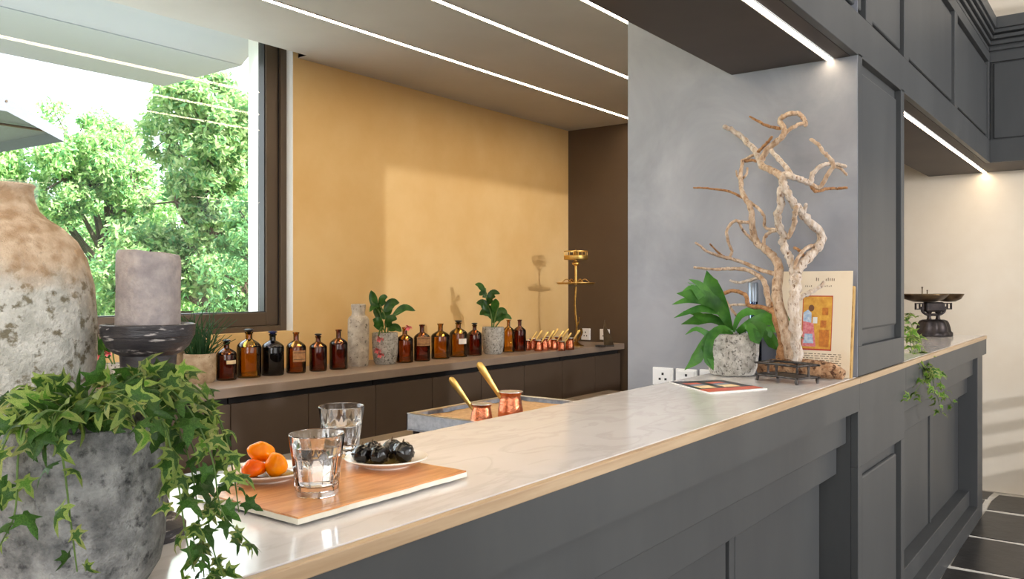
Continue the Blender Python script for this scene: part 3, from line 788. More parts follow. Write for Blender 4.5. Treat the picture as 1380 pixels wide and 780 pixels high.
def plate(px, py, r, label):
    c = at_Z(px, py, ZT); c.z = ZT
    t = thing('saucer', label, 'plate', c)
    MB().lathe([(0, 0), (r*.55, 0), (r*.58, .003), (r*.75, .006), (r, .0145), (r*1.0, .0165), (r*.96, .0165), (r*.7, .009), (r*.55, .0065), (0, .006)], 48).obj('dish', 'porcelain', t, smooth=35)
    MB().lathe([(0, .0064), (r*.58, .0078), (r*.60, .0072)], 32).obj('syrup', 'syrup', t, smooth=40)
    return c
p1 = plate(361, 645, .068, 'white saucer with orange candied fruit beside the water glass')
p2 = plate(521, 627, .071, 'white saucer holding black candied walnuts')
def candy(name, label, c, r, sc, mat_, f, group, extra=None, rot=(0, 0, 0)):
    t = thing(name, label, 'sweet', c, 0, group); t.rotation_euler = rot
    MB().sphere((0, 0, 0), r, 20, 14, sc, f).obj('flesh', mat_, t, smooth=80)
    return t
w3 = lambda d: 1+.05*math.sin(5*d.x+3*d.z)+.04*math.sin(4*d.y)
ko = 1.31/FPX
def near(p, dx, dy, dz, kk): return p + RIGHT*dx*kk + Vector((CA, SA, 0))*dy + UP*dz
G1 = 'orange candied fruits on the saucer'
o1 = candy('candied_fruit', 'glowing orange candied fruit half leaning upright on the others', near(p1, -11, .012, .040, ko), .0235, (1.0, .75, .66), 'orange_candy', w3, G1, rot=(.5, .25, -.2))
o2 = candy('candied_fruit', 'deep orange candied fruit lying flat beside the tiny fork', near(p1, -13, -.020, .0215, ko), .0225, (1.05, .75, .62), 'orange_candy_deep', w3, G1, rot=(0, .1, .4))
o3 = candy('candied_fruit', 'round orange candied fruit next to the water glass', near(p1, 15, -.012, .025, ko), .0195, (.9, .9, .98), 'orange_candy', w3, G1)
fk = thing('dessert_fork', 'tiny metal fork stuck into the orange fruit', 'fork', near(p1, -34, -.006, .018, ko))
MB().tube([RIGHT*-.014+UP*.016+CAMV*.012, RIGHT*-.003+UP*.008+CAMV*.012, RIGHT*.010+UP*.002+CAMV*.012], [.003, .0035, .003], 8, flat=.6).obj('handle', 'tin', fk, smooth=60)
for q in (-1, 0, 1): MB().tube([RIGHT*.008+UP*.002+CAMV*(.012+q*.002), RIGHT*.017-UP*.003+CAMV*(.012+q*.002)], .0007, 5).obj('tine', 'tin', fk)
kb = 1.40/FPX
rn = random.Random(8)
def lump(seed):
    a = random.Random(seed); q = [a.uniform(0, 6.28) for _ in range(6)]
    return lambda d: 1+.07*math.sin(7*d.x+q[0])*math.sin(6*d.z+q[1])+.06*math.sin(9*d.y+q[2])+.04*math.sin(13*d.z+11*d.x+q[3])
for (dx, dy, rr_, lab) in ((-31, -.020, .0165, 'black candied walnut next to the back water glass'), (-7, -.026, .0165, 'shiny black candied walnut with a syrup highlight'), (-22, .016, .016, 'black candied walnut behind the others'), (5, .018, .0175, 'tall black candied walnut with brown top'), (24, -.012, .0185, 'largest black candied walnut, closest to the saucer rim')):
    t = candy('candied_walnut', lab, near(p2, dx, dy, .0085+rr_*.9, kb), rr_, (1, 1, .95), 'black_candy', lump(int(dx*7)), 'black candied walnuts on the saucer')
    MB().tube([(0, 0, rr_*.85), (.001, 0, rr_*1.05), (.003, .001, rr_*1.2)], [.002, .0016, .0008], 6).obj('stalk', 'stem_brown', t)
def tumbler(px, py, label, fill):
    c = at_Z(px, py, ZT); c.z = ZT
    t = thing('water_glass', label, 'glass', c, 0.2, 'water glasses on the serving board')
    h = .090; rt, rb_ = .0415, .0315
    def fac(r, z, a):
        if r < .02 or z > h*.66 or z < .006: return r
        kq = math.cos(PI/10)/math.cos(((a+PI/10) % (2*PI/10))-PI/10)
        return r*(kq*1.0)
    outer = [(0, 0), (rb_*.95, 0), (rb_, .0015), (rb_*1.0, .007), (rb_*1.005, .009), (rb_*1.07, .03), (rb_*1.17, h*.62), (rb_*1.2, h*.66), (rb_*1.19, h*.68), (rt, h-.001), (rt-.0006, h)]
    inner = [(rt-.0014, h), (rt-.0019, h-.001), (rb_*1.13, h*.68), (rb_*1.06, h*.60), (rb_*.96, .03), (rb_*.86, .016), (rb_*.7, .0135), (0, .013)]
    MB().lathe(outer+inner, 60, facet=lambda r, z, a: fac(r, z, a)).obj('tumbler', 'clear_glass', t, smooth=28)
    zl = h*fill; rl = rb_*1.14 + (rt-.0019-rb_*1.13)*max(0, (zl/h-.68)/.32)
    MB().lathe([(0, .0132), (rb_*.7, .0137), (rb_*.86-.0002, .0162), (rb_*.96-.0002, .03), (rb_*1.06-.0003, h*.60), (rl-.0004, zl), (0, zl)], 60, facet=lambda r, z, a: fac(r, z, a)).obj('water', 'water', t, smooth=28)
tumbler(427, 665, 'clear faceted water glass in front, next to the orange fruit saucer', .80)
tumbler(460, 613, 'clear faceted water glass standing behind the first, next to the walnuts', .62)

# ------------------------------------------------------------------ sand tray with two coffee pots behind the bar
ztt = CAMH-.385; YT1 = 1.75
xa, xb = at_Y(548, 558, YT1).x, at_Y(692, 535, YT1).x
sd = thing('sand_tray', 'brushed steel tray of hot sand behind the bar', 'tray', (xa, YI+.03, CAMH-.445))
hT = .06; wT = xb-xa; dT = YT1-YI-.03; e = .018
MB().box(0, wT, 0, .004, .014, hT).box(0, wT, dT-.004, dT, .014, hT).box(0, .004, 0, dT, .014, hT).box(wT-.004, wT, 0, dT, .014, hT).box(0, wT, 0, dT, .012, .016).obj('casing', 'brushed_steel', sd)
MB().box(0, wT, 0, e, hT, hT+.003).box(0, wT, dT-e, dT, hT, hT+.003).box(0, e, e, dT-e, hT, hT+.003).box(wT-e, wT, e, dT-e, hT, hT+.003).obj('rim', 'steel', sd, bevel=.001)
m = MB(); n_ = 24; rs = random.Random(2)
vs = [(e+(wT-2*e)*i/n_, e+(dT-2*e)*j_/n_, hT-.012+rs.uniform(-.002, .002)) for j_ in range(n_+1) for i in range(n_+1)]
m.add(vs, [(j_*(n_+1)+i, j_*(n_+1)+i+1, (j_+1)*(n_+1)+i+1, (j_+1)*(n_+1)+i) for j_ in range(n_) for i in range(n_)])
m.obj('sand', 'sand', sd, smooth=80)
for fx, fy in ((.02, .02), (wT-.02, .02), (.02, dT-.02), (wT-.02, dT-.02)): MB().lathe([(.01, 0), (.01, .013)], 12, (fx, fy, 0)).obj('foot', 'iron', sd)

def cezve(loc, r, h, label, hang, hlen, hel, group, seg=32, dirv=None):
    t = thing('coffee_pot', label, 'coffee pot', loc, 0, group)
    prof = [(0, 0), (r*1.0, 0), (r*1.08, h*.05), (r*1.05, h*.3), (r*.90, h*.72), (r*.84, h*.84), (r*.98, h*.97), (r*1.03, h), (r*.99, h), (r*.80, h*.85), (r*.84, h*.72), (r*.98, h*.25), (0, h*.22)]
    m = MB().lathe(prof, seg); 
    m.obj('body', 'copper', t, smooth=40)
    MB().lathe([(r*.985, h*1.001), (r*1.035, h*1.003), (r*1.04, h*.985), (r*.99, h*.975)], seg, closed=True).obj('rim', 'tin', t, smooth=40)
    MB().lathe([(r*.96, h*.995), (r*.79, h*.85), (r*.82, h*.72), (r*.95, h*.26), (0, h*.235)], seg).obj('lining', 'tin', t, smooth=40)
    d = Vector((math.cos(hang), math.sin(hang), 0))
    p0 = d*r*.9+UP*h*.80; dr = (d*math.cos(hel)+UP*math.sin(hel))
    pts = [p0-dr*hlen*.03, p0+dr*hlen*.12, p0+dr*hlen*.5, p0+dr*hlen*.8, p0+dr*hlen*.95, p0+dr*hlen]
    MB().tube(pts, [r*.07, r*.08, r*.11, r*.14, r*.12, r*.04], 8, flat=2.3).obj('handle', 'brass', t, smooth=50)
    MB().sphere(p0, r*.2, 8, 6, (.6, .6, 1)).obj('rivet_plate', 'brass', t, smooth=60)
    for f_ in (.42, .58, .74):
        MB().sphere(p0+dr*hlen*f_+dr.cross(UP).cross(dr).normalized()*r*.05, r*.1, 8, 6).obj('ornament', 'brass', t, smooth=60)
    return t
zs = CAMH-.445+hT-.014
la = math.atan2(-RIGHT.y, -RIGHT.x)
c1_ = at_Z(649, 573, zs); c2_ = at_Z(688, 562, zs)
cezve(c1_, .030, .062, 'small hammered copper coffee pot with brass handle in the sand', la+.25, .11, .95, 'copper coffee pots in the hot sand')
cezve(c2_, .036, .078, 'larger hammered copper coffee pot with long brass handle in the sand', la+.25, .125, 1.0, 'copper coffee pots in the hot sand')

# ------------------------------------------------------------------ bottles on the back worktop
def bottle(x0, x1, ytop, ybase, glass, stopper, label, lab=None, neck=.22, lab_h=(.35, .5), sh=.62):
    px = (x0+x1)/2; c = at_Z(px, ybase-1.5, ZW); D = (ZW-CAMH)*FPX/(HORIZON-ybase+1.5); kk = D/FPX
    r = (x1-x0)/2*kk; h = (ybase-1.5-ytop)*kk
    c.y = min(max(c.y, YW+r+.02), YWALL-r-.01); c.z = ZW
    t = thing('apothecary_bottle', label, 'bottle', c, 0, 'brown glass bottles on the back worktop')
    rn_ = r*neck/.5*.62; hb = h*sh; hs = h*(sh+.14); hl = h*(.93 if stopper else .985)
    prof = [(0, 0), (r*.93, 0), (r, .006), (r, hb), (r*.96, hb+h*.04), (r*.82, hb+h*.08), (r*.58, hb+h*.12), (rn_*1.05, hs+h*.02), (rn_, hs+h*.05), (rn_, hl-.010), (rn_*1.28, hl-.007), (rn_*1.28, hl-.001), (rn_*1.1, hl), (rn_*.8, hl)]
    inner = [(rn_*.8, hs+h*.03), (r*.55, hb+h*.105), (r*.93, hb), (r*.94, .01), (0, .008)]
    MB().lathe(prof+inner, 32).obj('glass', glass, t, smooth=35)
    if stopper:
        MB().lathe([(0, hl-.012), (rn_*.75, hl-.012), (rn_*.8, hl), (rn_*.9, hl+h*.012), (rn_*1.5, hl+h*.035), (rn_*1.5, hl+h*.05), (rn_*1.1, hl+h*.062), (0, hl+h*.066)], 20).obj('stopper', stopper, t, smooth=35)
    if lab:
        a0 = math.atan2(-c.y, -c.x)
        ww = lab[1]; off = lab[2]; m = MB(); rr = r*1.008; vs = []; n = 10
        for i in range(n+1):
            a = a0+off-ww/2+ww*i/n
            vs += [(rr*math.cos(a), rr*math.sin(a), h*lab_h[0]), (rr*math.cos(a), rr*math.sin(a), h*lab_h[1])]
        m.add(vs, [(2*i, 2*i+2, 2*i+3, 2*i+1) for i in range(n)])
        lo = m.obj('paper_label', lab[0], t, smooth=60)
        if lab[0] == 'label_tan':
            for zz_ in (.2, .8):
                m = MB(); vs = []
                for i in range(n+1):
                    a = a0+off-ww*.45+ww*.9*i/n; z_ = h*(lab_h[0]+(lab_h[1]-lab_h[0])*zz_)
                    vs += [(rr*1.004*math.cos(a), rr*1.004*math.sin(a), z_-.002), (rr*1.004*math.cos(a), rr*1.004*math.sin(a), z_+.002)]
                m.add(vs, [(2*i, 2*i+2, 2*i+3, 2*i+1) for i in range(n)]); m.obj('print', 'ink', lo)
    return t
A_, AD, AY, BB = 'amber_glass', 'amber_dark_glass', 'amber_yellow_glass', 'blue_black_glass'
bottle(292, 318.5, 457, 513, AD, 'stopper_black', 'dark amber bottle with black stopper and narrow cream label', ('label_cream', 1.1, .55), lab_h=(.40, .49))
bottle(319.5, 351.5, 442.5, 509.5, AY, 'stopper_black', 'wide golden amber bottle with black lip beside the black bottle')
bottle(352.5, 382.5, 445.5, 506.5, BB, 'stopper_blue', 'nearly black glass bottle with blue stopper')
bottle(386, 412, 446.5, 503.5, A_, None, 'amber bottle with framed tan label below the window corner', ('label_tan', 1.5, .45), lab_h=(.28, .55))
bottle(417, 440.5, 449, 501, AD, 'stopper_black', 'small dark brown bottle with wide black stopper', None)
bottle(444, 468.5, 443, 498.5, AD, None, 'slim dark brown open bottle against the grey stone vase')
bottle(534, 557, 440, 489.5, A_, None, 'amber bottle half behind the pink flowers')
bottle(557.5, 580, 436.5, 487.5, AD, None, 'reddish brown bottle with large worn paper label', ('label_tan', 1.9, .3), lab_h=(.42, .66))
bottle(581, 606, 435, 484.5, AY, None, 'golden amber round-shouldered bottle without label')
bottle(605.5, 630, 431, 482, AY, 'stopper_black', 'golden amber bottle with stopper and white square label', ('label_white', 1.0, .55), lab_h=(.36, .50))
bottle(629.5, 649.5, 434.5, 480, AD, 'stopper_black', 'small red-brown bottle beside the speckled plant pot')
bottle(677, 693.5, 430, 475.5, AY, None, 'golden bottle half behind the speckled plant pot')
bottle(691.5, 709, 430, 474.5, AD, None, 'dark brown bottle next to the row of copper pots')
bottle(116, 132, 462, 524, AD, None, 'dark amber bottle half behind the stone jug')

# grey stone vase
def lathe_on_worktop(name, label, cat, px, ybase, mat_, rows, group=None, part='body'):
    c = at_Z(px, ybase, ZW); D = (ZW-CAMH)*FPX/(HORIZON-ybase); kk = D/FPX
    rmax = max(r for r, _ in rows)*kk
    c.y = min(c.y, YWALL-rmax-.01); c.z = ZW
    t = thing(name, label, cat, c, 0, group)
    MB().lathe([(r*kk, (ybase-y_)*kk) for r, y_ in rows], 36).obj(part, mat_, t, smooth=38)
    return t, kk, c
lathe_on_worktop('stone_vase', 'tall narrow grey stone vase with collared neck', 'vase', 483, 493, 'vase_grey',
    [(0, 493), (12.5, 493), (13.5, 491), (14, 470), (14.3, 445), (14, 430), (12.5, 427), (9.5, 425), (8.5, 421), (9.5, 416), (10, 411), (9, 409.5), (7, 409.5), (6, 420), (0, 424)])
lathe_on_worktop('stoneware_jug', 'brown stoneware jug behind the candle stand', 'jug', 208, 512, 'stoneware',
    [(0, 512), (20, 512), (22, 508), (23, 480), (20, 466), (16, 460), (17, 452), (15, 452), (13, 462), (0, 470)])
t, kk, c = lathe_on_worktop('rush_cactus', 'wiry green rush cactus in a small pale stoneware mug', 'potted plant', 269, 515, 'stoneware',
    [(0, 515), (18, 515), (20, 512), (21, 500), (21, 478), (20.5, 476), (18.5, 476), (18, 482), (0, 482)], part='mug')
hd = -RIGHT
MB().tube(spline([hd*21*kk+UP*32*kk, hd*27*kk+UP*33*kk, hd*28*kk+UP*25*kk, hd*21*kk+UP*18*kk], 5), 2*kk, 8).obj('mug_handle', 'stoneware', t, smooth=60)
rr = random.Random(6); m = MB()
for q in range(130):
    a = rr.uniform(0, 6.28); r0 = rr.uniform(0, 15)*kk; lean = rr.uniform(.02, .6); L_ = rr.uniform(30, 78)*kk
    if rr.random() < .3: L_ *= .7; lean *= 1.7
    p0 = Vector((math.cos(a)*r0, math.sin(a)*r0, 32*kk)); d = Vector((math.cos(a)*lean, math.sin(a)*lean, 1)).normalized()
    p1_ = p0+d*L_*.55; d2 = (d+Vector((rr.uniform(-.8, .8), rr.uniform(-.8, .8), rr.uniform(-.3, .2)))).normalized()
    m.tube([p0, p1_, p1_+d2*L_*.45], [.7*kk, .6*kk, .4*kk], 5)
o = m.obj('twigs', 'rush_green', t, smooth=60); o['kind'] = 'stuff'

def blade(name, mat_, parent, pts, width, wf=None, cup=.25, n=10, across=4, face=None):
    """leaf blade along a curve"""
    sp_ = spline(pts, max(2, n//(len(pts)-1))); n = len(sp_)-1; mb = MB(); vs = []
    for i, p in enumerate(sp_):
        t_ = (sp_[min(i+1, n)]-sp_[max(i-1, 0)]).normalized()
        s_ = t_.cross(face if face is not None else UP)
        if s_.length < .1: s_ = t_.cross(CAMV)
        s_.normalize(); nn = s_.cross(t_)
        u = i/n; w_ = width*(wf(u) if wf else math.sin(PI*min(1, u*.93+.07))**.75)
        for j_ in range(across+1):
            q = j_/across*2-1
            vs.append(p + s_*q*w_ + nn*cup*w_*q*q)
    fs = [(i*(across+1)+j_, i*(across+1)+j_+1, (i+1)*(across+1)+j_+1, (i+1)*(across+1)+j_) for i in range(n) for j_ in range(across)]
    mb.add(vs, fs); return mb.obj(name, mat_, parent, smooth=80)
def plant(px, ybase, rows, label, stems, leaves, potmat='concrete_small', flowers=()):
    t, kk, c = lathe_on_worktop('leafy_plant', label, 'potted plant', px, ybase, potmat, rows, part='pot')
    rtop = rows[-1][1]
    def P(x, y, dd=0): return RIGHT*(x-px)*kk + UP*(ybase-y)*kk + Vector((CA, SA, 0))*dd*kk
    rim = max(r for r, y_ in rows); MB().lathe([(0, (ybase-rtop+.5)*kk), (rim*.8*kk, (ybase-rtop+.3)*kk)], 20).obj('soil', 'soil', t)
    for s in stems: MB().tube(spline([P(*q) for q in s], 5), 1.0*kk, 6).obj('stem', 'stem_green', t, smooth=60)
    for (x0, y0, x1, y1, w_, dd) in leaves:
        mid = (P(x0, y0)+P(x1, y1, dd))/2 + UP*abs(x1-x0)*.18*kk + UP*1.5*kk
        blade('leaf', 'glossy_leaf', t, [P(x0, y0), mid, P(x1, y1, dd)], w_*kk, cup=.25, face=(UP*.55+CAMV*.8+RIGHT*(.3 if x1 > x0 else -.3)))
    fd = -rim-4
    for (x, y_) in flowers:
        for q in range(9):
            a = q*2.4; L_ = 6.5*kk
            d = (RIGHT*math.cos(a)*1.1+UP*(math.sin(a)*.6-.25)+CAMV*(.5+.3*math.sin(q))).normalized()
            blade('petal', 'pink_petal', t, [P(x, y_, fd), P(x, y_, fd)+d*L_*.5+UP*.6*kk, P(x, y_, fd)+d*L_], 1.9*kk, n=4, across=2)
    return t
plant(519, 490, [(0, 490), (13, 490), (15, 487), (17, 475), (17.5, 455), (17, 448), (15, 448), (14.5, 454), (0, 455)],
      'glossy dark-leaved plant with pink hanging flowers in a grey pot', 
      [[(515, 452), (513, 425), (500, 405)], [(518, 452), (520, 430), (512, 410)], [(522, 452), (526, 430), (540, 420)], [(522, 450, -6), (516, 440, -12), (513, 452, -20)]],
      [(507, 420, 500, 391, 6, 0), (512, 412, 499, 420, 5.5, -6), (512, 412, 523, 400, 6, -4), (518, 420, 538, 408, 7, 3), (530, 425, 560, 419, 5.5, 0), (515, 445, 503, 430, 7, -4), (520, 440, 536, 430, 7, -6), (524, 445, 541, 447, 6, 4), (516, 430, 528, 415, 6, 8), (512, 432, 505, 412, 6, 6)],
      flowers=[(515, 455), (512, 470), (516, 476), (553, 440)])
plant(664.5, 476.5, [(0, 476.5), (11, 476.5), (13, 474), (14.8, 462), (15, 446), (14.5, 440.5), (13, 440.5), (12.5, 446), (0, 447)],
      'upright green leafy plant in a speckled grey pot by brown bottles',
      [[(663, 445), (662, 425), (656, 405), (654, 388)], [(664, 445), (668, 425), (672, 412)], [(665, 445), (672, 435), (678, 428)]],
      [(654, 395, 640, 383, 4, 0), (655, 400, 646, 398, 5, -4), (656, 402, 674, 396, 4.5, 0), (657, 410, 668, 400, 5, -5), (660, 420, 642, 408, 6, -3), (661, 425, 646, 424, 6, 4), (666, 420, 668, 402, 6, -5), (668, 426, 684, 422, 6, 0), (670, 432, 690, 430, 5, -3), (664, 430, 655, 412, 6, 6), (664, 435, 676, 418, 6, 8)])
plant(154, 520, [(0, 520), (13, 520), (16, 516), (17, 490), (15, 489), (14, 494), (0, 495)],
      'waxy leaf plant with pink blossom between jug and candle stand',
      [[(150, 492), (142, 478), (130, 460)], [(152, 492), (150, 480), (149, 470)]],
      [(146, 480, 124, 476, 8, -6), (130, 482, 146, 455, 8, -8), (132, 470, 130, 450, 2.5, -4)], flowers=[(141, 478), (153, 474)])

# copper pots in a row (small ones with brass handles)
k_ = 0
labs_c = ['small copper coffee pot at the bottle end of the row', 'small copper coffee pot second from the brown bottle', 'small copper coffee pot in the back row', 'small copper coffee pot in front of the back row',
          'small copper coffee pot in the middle of the row', 'small copper coffee pot third from the brass stand', 'small copper coffee pot second from the brass stand', 'small copper coffee pot right beside the brass stand base', 'small copper coffee pot behind the middle ones']
for (px, yb, rpx, hpx) in ((711, 472, 4.2, 14), (717.5, 471, 5, 15), (725.5, 473, 5, 15), (733.5, 472, 5.2, 16), (739, 469.5, 5, 16), (746.5, 471, 4.6, 14), (752.5, 469.5, 5.4, 16), (757, 472.5, 4.6, 13), (768, 471, 5.5, 16)):
    c = at_Z(px, yb, ZW); kk = (ZW-CAMH)/(HORIZON-yb)
    t = cezve(c, rpx*kk, hpx*kk, labs_c[k_], math.atan2(RIGHT.y, RIGHT.x)+.3, 17*kk, .95, 'row of small copper coffee pots', seg=18); k_ += 1

# brass stand
c = at_Z(776, 466, ZW); kk = (ZW-CAMH)/(HORIZON-466)
bs = thing('brass_stand', 'brass two-tier stand with round tray and small lantern top', 'stand', c)
zb = lambda y_: (466-y_)*kk
MB().lathe([(0, 0), (11*kk, 0), (11*kk, 1*kk), (6*kk, 3*kk), (2*kk, 6*kk), (0, 6*kk)], 28).obj('base', 'brass_dark', bs, smooth=35)
MB().tube(spline([(0, 0, zb(462)), (RIGHT*1.2*kk+UP*zb(440)), (RIGHT*-1*kk+UP*zb(415)), UP*zb(386)], 6), 1.5*kk, 10).obj('column', 'brass_dark', bs, smooth=60)
MB().tube(spline([RIGHT*1*kk+UP*zb(440), RIGHT*4*kk+UP*zb(434), RIGHT*5*kk+UP*zb(427)], 4), [1.2*kk]*5+[.8*kk]*4, 6).obj('vine_leaf', 'brass_dark', bs, smooth=60)
MB().tube(spline([RIGHT*2*kk+UP*zb(460), RIGHT*8*kk+UP*zb(450), RIGHT*7*kk+UP*zb(442)], 4), [1*kk]*5+[1.6*kk]*4, 6).obj('vine_leaf', 'brass_dark', bs, smooth=60)
MB().lathe([(0, zb(383)), (24*kk, zb(383)), (26*kk, zb(381)), (26*kk, zb(380.5)), (24*kk, zb(381.5)), (0, zb(381.5))], 40).obj('tray', 'brass', bs, smooth=35)
MB().lathe([(1.8*kk, zb(384)), (1.8*kk, zb(358)), (5*kk, zb(356)), (5*kk, zb(354)), (2*kk, zb(352)), (2*kk, zb(350))], 20).obj('stem', 'brass', bs, smooth=35)
MB().lathe([(0, zb(350)), (15.5*kk, zb(350)), (16*kk, zb(349)), (16*kk, zb(345)), (15*kk, zb(344)), (14.5*kk, zb(345)), (14*kk, zb(348)), (0, zb(348))], 36).obj('lantern_cup', 'brass', bs, smooth=35)
MB().lathe([(15.2*kk, zb(339)), (16*kk, zb(339)), (16*kk, zb(338)), (15.2*kk, zb(338))], 36, closed=True).obj('lantern_rail', 'brass', bs)
for q in range(8):
    a = q*PI/4; MB().lathe([(.4*kk, zb(345)), (.4*kk, zb(338.5))], 6, (math.cos(a)*15.6*kk, math.sin(a)*15.6*kk, 0)).obj('lantern_post', 'brass', bs)
MB().lathe([(0, zb(348)), (4*kk, zb(347)), (3*kk, zb(341)), (1.5*kk, zb(337)), (0, zb(335.5))], 16).obj('finial', 'brass_dark', bs, smooth=40)
for q in range(6):
    a = q*1.05; d = Vector((math.cos(a), math.sin(a), 0))
    MB().tube(spline([d*4*kk+UP*zb(381), d*12*kk+UP*zb(376), d*18*kk+UP*zb(380)], 4), .6*kk, 6).obj('filigree', 'brass', bs, smooth=60)

# dark metal ornament like a little sail
c = at_Z(816, 466.5, ZW); kk = (ZW-CAMH)/(HORIZON-466.5)
so = thing('metal_ornament', 'dark metal sail-shaped ornament on a flat plate', 'ornament', c)
MB().box(-14*kk, 11*kk, -5*kk, 5*kk, 0, 1.5*kk).obj('plate', 'wrought_iron', so).rotation_euler = (0, 0, ALPHA-PI/2)
pts = [RIGHT*-2*kk, RIGHT*11*kk, RIGHT*9*kk+UP*9*kk, RIGHT*2*kk+UP*22*kk, RIGHT*-1*kk+UP*34*kk, RIGHT*-3*kk+UP*20*kk]
n = len(pts); off = CAMV*1.2*kk; m = MB()
vs = [p+off+UP*1.5*kk for p in pts]+[p*1.0-off*2+UP*1.5*kk for p in pts]
m.add(vs, [tuple(range(n)), tuple(range(2*n-1, n-1, -1))]+[(i, (i+1) % n, n+(i+1) % n, n+i) for i in range(n)]); m.obj('sail', 'bronze', so)

# wall sockets
def socket_x(px0, px1, py0, py1, X, label, holes=True):
    a, b = at_X(px0, py0, X), at_X(px1, py1, X)
    t = thing('wall_socket', label, 'socket', ((X, (a.y+b.y)/2, min(a.z, b.z)))); w_ = abs(a.y-b.y); h_ = abs(a.z-b.z)
    MB().box(-.011, -.0005, -w_/2, w_/2, 0, h_).obj('plate', 'plastic_white', t, bevel=.003)
    MB().box(-.0125, -.0109, -w_*.38, w_*.38, h_*.12, h_*.88).obj('insert', 'plastic_white', t, bevel=.0008)
    for s in (-1, 1): MB().box(-.0132, -.0124, s*w_*.14-w_*.05, s*w_*.14+w_*.05, h_*.3, h_*.42).obj('pin_hole', 'socket_dark', t)
    MB().box(-.0132, -.0124, -w_*.05, w_*.05, h_*.58, h_*.72).obj('pin_hole', 'socket_dark', t)
XW_ = XP0-.004
socket_x(881, 909, 494, 520, XW_, 'white wall socket on the grey pillar farthest from the fern pot')
socket_x(912, 941, 496, 522, XW_, 'white wall socket on the grey pillar, middle of three')
socket_x(944, 972, 497, 523, XW_, 'white wall socket on the grey pillar half behind the fern pot')
socket_x(784, 796, 442, 458, XD, 'white wall socket on the brown wall beside the brass stand')
socket_x(809, 822, 443, 458, XD, 'white wall socket on the brown wall behind the metal ornament')

# ------------------------------------------------------------------ staghorn fern
kf = 2.95/FPX; c = at_Z(987, 505, ZC)
fern = thing('staghorn_fern', 'green staghorn fern in a round speckled concrete pot', 'potted plant', c)
rf = 35.5*kf; hf = .148
MB().lathe([(0, 0), (rf*.74, 0), (rf*.84, .005), (rf*.93, .03), (rf*.99, .08), (rf, hf-.005), (rf*.97, hf), (rf*.88, hf), (rf*.86, hf-.02), (0, hf-.022)], 48).obj('pot', 'concrete_small', fern, smooth=40)
MB().lathe([(0, hf-.018), (rf*.85, hf-.02)], 24).obj('soil', 'soil', fern)
def Pf(px, py, dd=0): return RIGHT*(px-987)*kf + UP*(505-py)*kf + Vector((CA, SA, 0))*dd
def frond(main, lobes, w_):
    """broad strap with pointed lobes, one mesh"""
    objs = [blade('frond', 'fern_green', fern, [Pf(*p) for p in main], w_*.85*kf, wf=lambda u: (.35+.65*math.sin(PI*min(1, u*1.25)*.5)) if u < .75 else max(.02, (1-u)/.25), cup=.12, n=12, across=4, face=UP*.35+CAMV)]
    for l in lobes:
        blade('lobe', 'fern_green', objs[0], [Pf(*p) for p in l[0]], l[1]*kf, wf=lambda u: max(.02, (1-u)**.7), cup=.1, n=6, across=2, face=UP*.35+CAMV)
frond([(985, 445, 0), (975, 425, -.02), (958, 405, -.04), (930, 396, -.05), (906, 393, -.06)],
      [([(940, 399, -.05), (928, 385, -.05), (914, 390, -.06)], 6), ([(955, 402, -.04), (940, 382, -.04), (923, 374, -.05)], 8), ([(945, 402, -.045), (920, 402, -.06), (899, 408, -.07)], 7), ([(965, 415, -.03), (935, 414, -.05), (902, 426, -.06)], 8)], 13)
frond([(985, 445, .02), (978, 420, .02), (965, 395, .0), (955, 380, -.01), (950, 362, -.02)],
      [([(963, 395, 0), (946, 390, 0), (924, 378, -.02)], 8), ([(968, 405, 0), (945, 402, -.01), (930, 400, -.02)], 8)], 14)
frond([(985, 446, -.03), (965, 440, -.07), (945, 455, -.09), (930, 480, -.09), (914, 495, -.09)],
      [([(940, 462, -.09), (948, 480, -.1), (952, 495, -.1)], 6), ([(950, 450, -.08), (930, 440, -.09), (915, 448, -.09)], 5)], 9)
frond([(984, 446, -.04), (955, 445, -.08), (945, 465, -.1), (946, 482, -.1), (952, 495, -.1)], [], 8)
frond([(990, 445, -.03), (1005, 432, -.06), (1025, 425, -.07), (1045, 424, -.07), (1066, 430, -.06)],
      [([(1020, 428, -.07), (1035, 433, -.08), (1050, 440, -.08)], 7), ([(1030, 430, -.07), (1055, 444, -.07), (1078, 454, -.06)], 6)], 9)
frond([(990, 446, -.05), (1003, 436, -.09), (1018, 440, -.1), (1030, 458, -.1), (1046, 470, -.09)],
      [([(1012, 440, -.1), (1010, 452, -.11), (1010, 460, -.11)], 8), ([(1022, 448, -.1), (1030, 440, -.1), (1050, 452, -.09)], 7)], 10)
frond([(990, 446, -.05), (995, 436, -.09), (1002, 440, -.1), (1006, 452, -.11), (1012, 460, -.11)], [], 9)
frond([(986, 446, 0), (975, 435, .02), (960, 428, .03), (940, 430, .02), (918, 436, .02)], [([(950, 428, .02), (935, 420, .02), (920, 418, .01)], 6)], 9)
frond([(988, 446, 0), (1000, 425, .03), (1020, 418, .05), (1040, 425, .06), (1055, 440, .06)], [], 8)

# bottle with grey cap behind the fern
c = at_X(1015, 495, 3.035); c.z = ZC; c.y = min(c.y, 1.2)
kk = 374
bt = thing('spirit_bottle', 'clear bluish bottle with grey cap behind the driftwood', 'bottle', c)
MB().lathe([(0, 0), (.030, 0), (.031, .004), (.031, .14), (.029, .16), (.018, .185), (.0165, .20), (.0165, .27), (.014, .27), (.014, .20), (.027, .155), (.0285, .14), (.0285, .006), (0, .006)], 32).obj('glass', 'spirit_glass', bt, smooth=35)
MB().lathe([(0, .262), (.0185, .262), (.0185, .33), (.017, .333), (0, .333)], 24).obj('cap', 'cap_grey', bt, smooth=35)
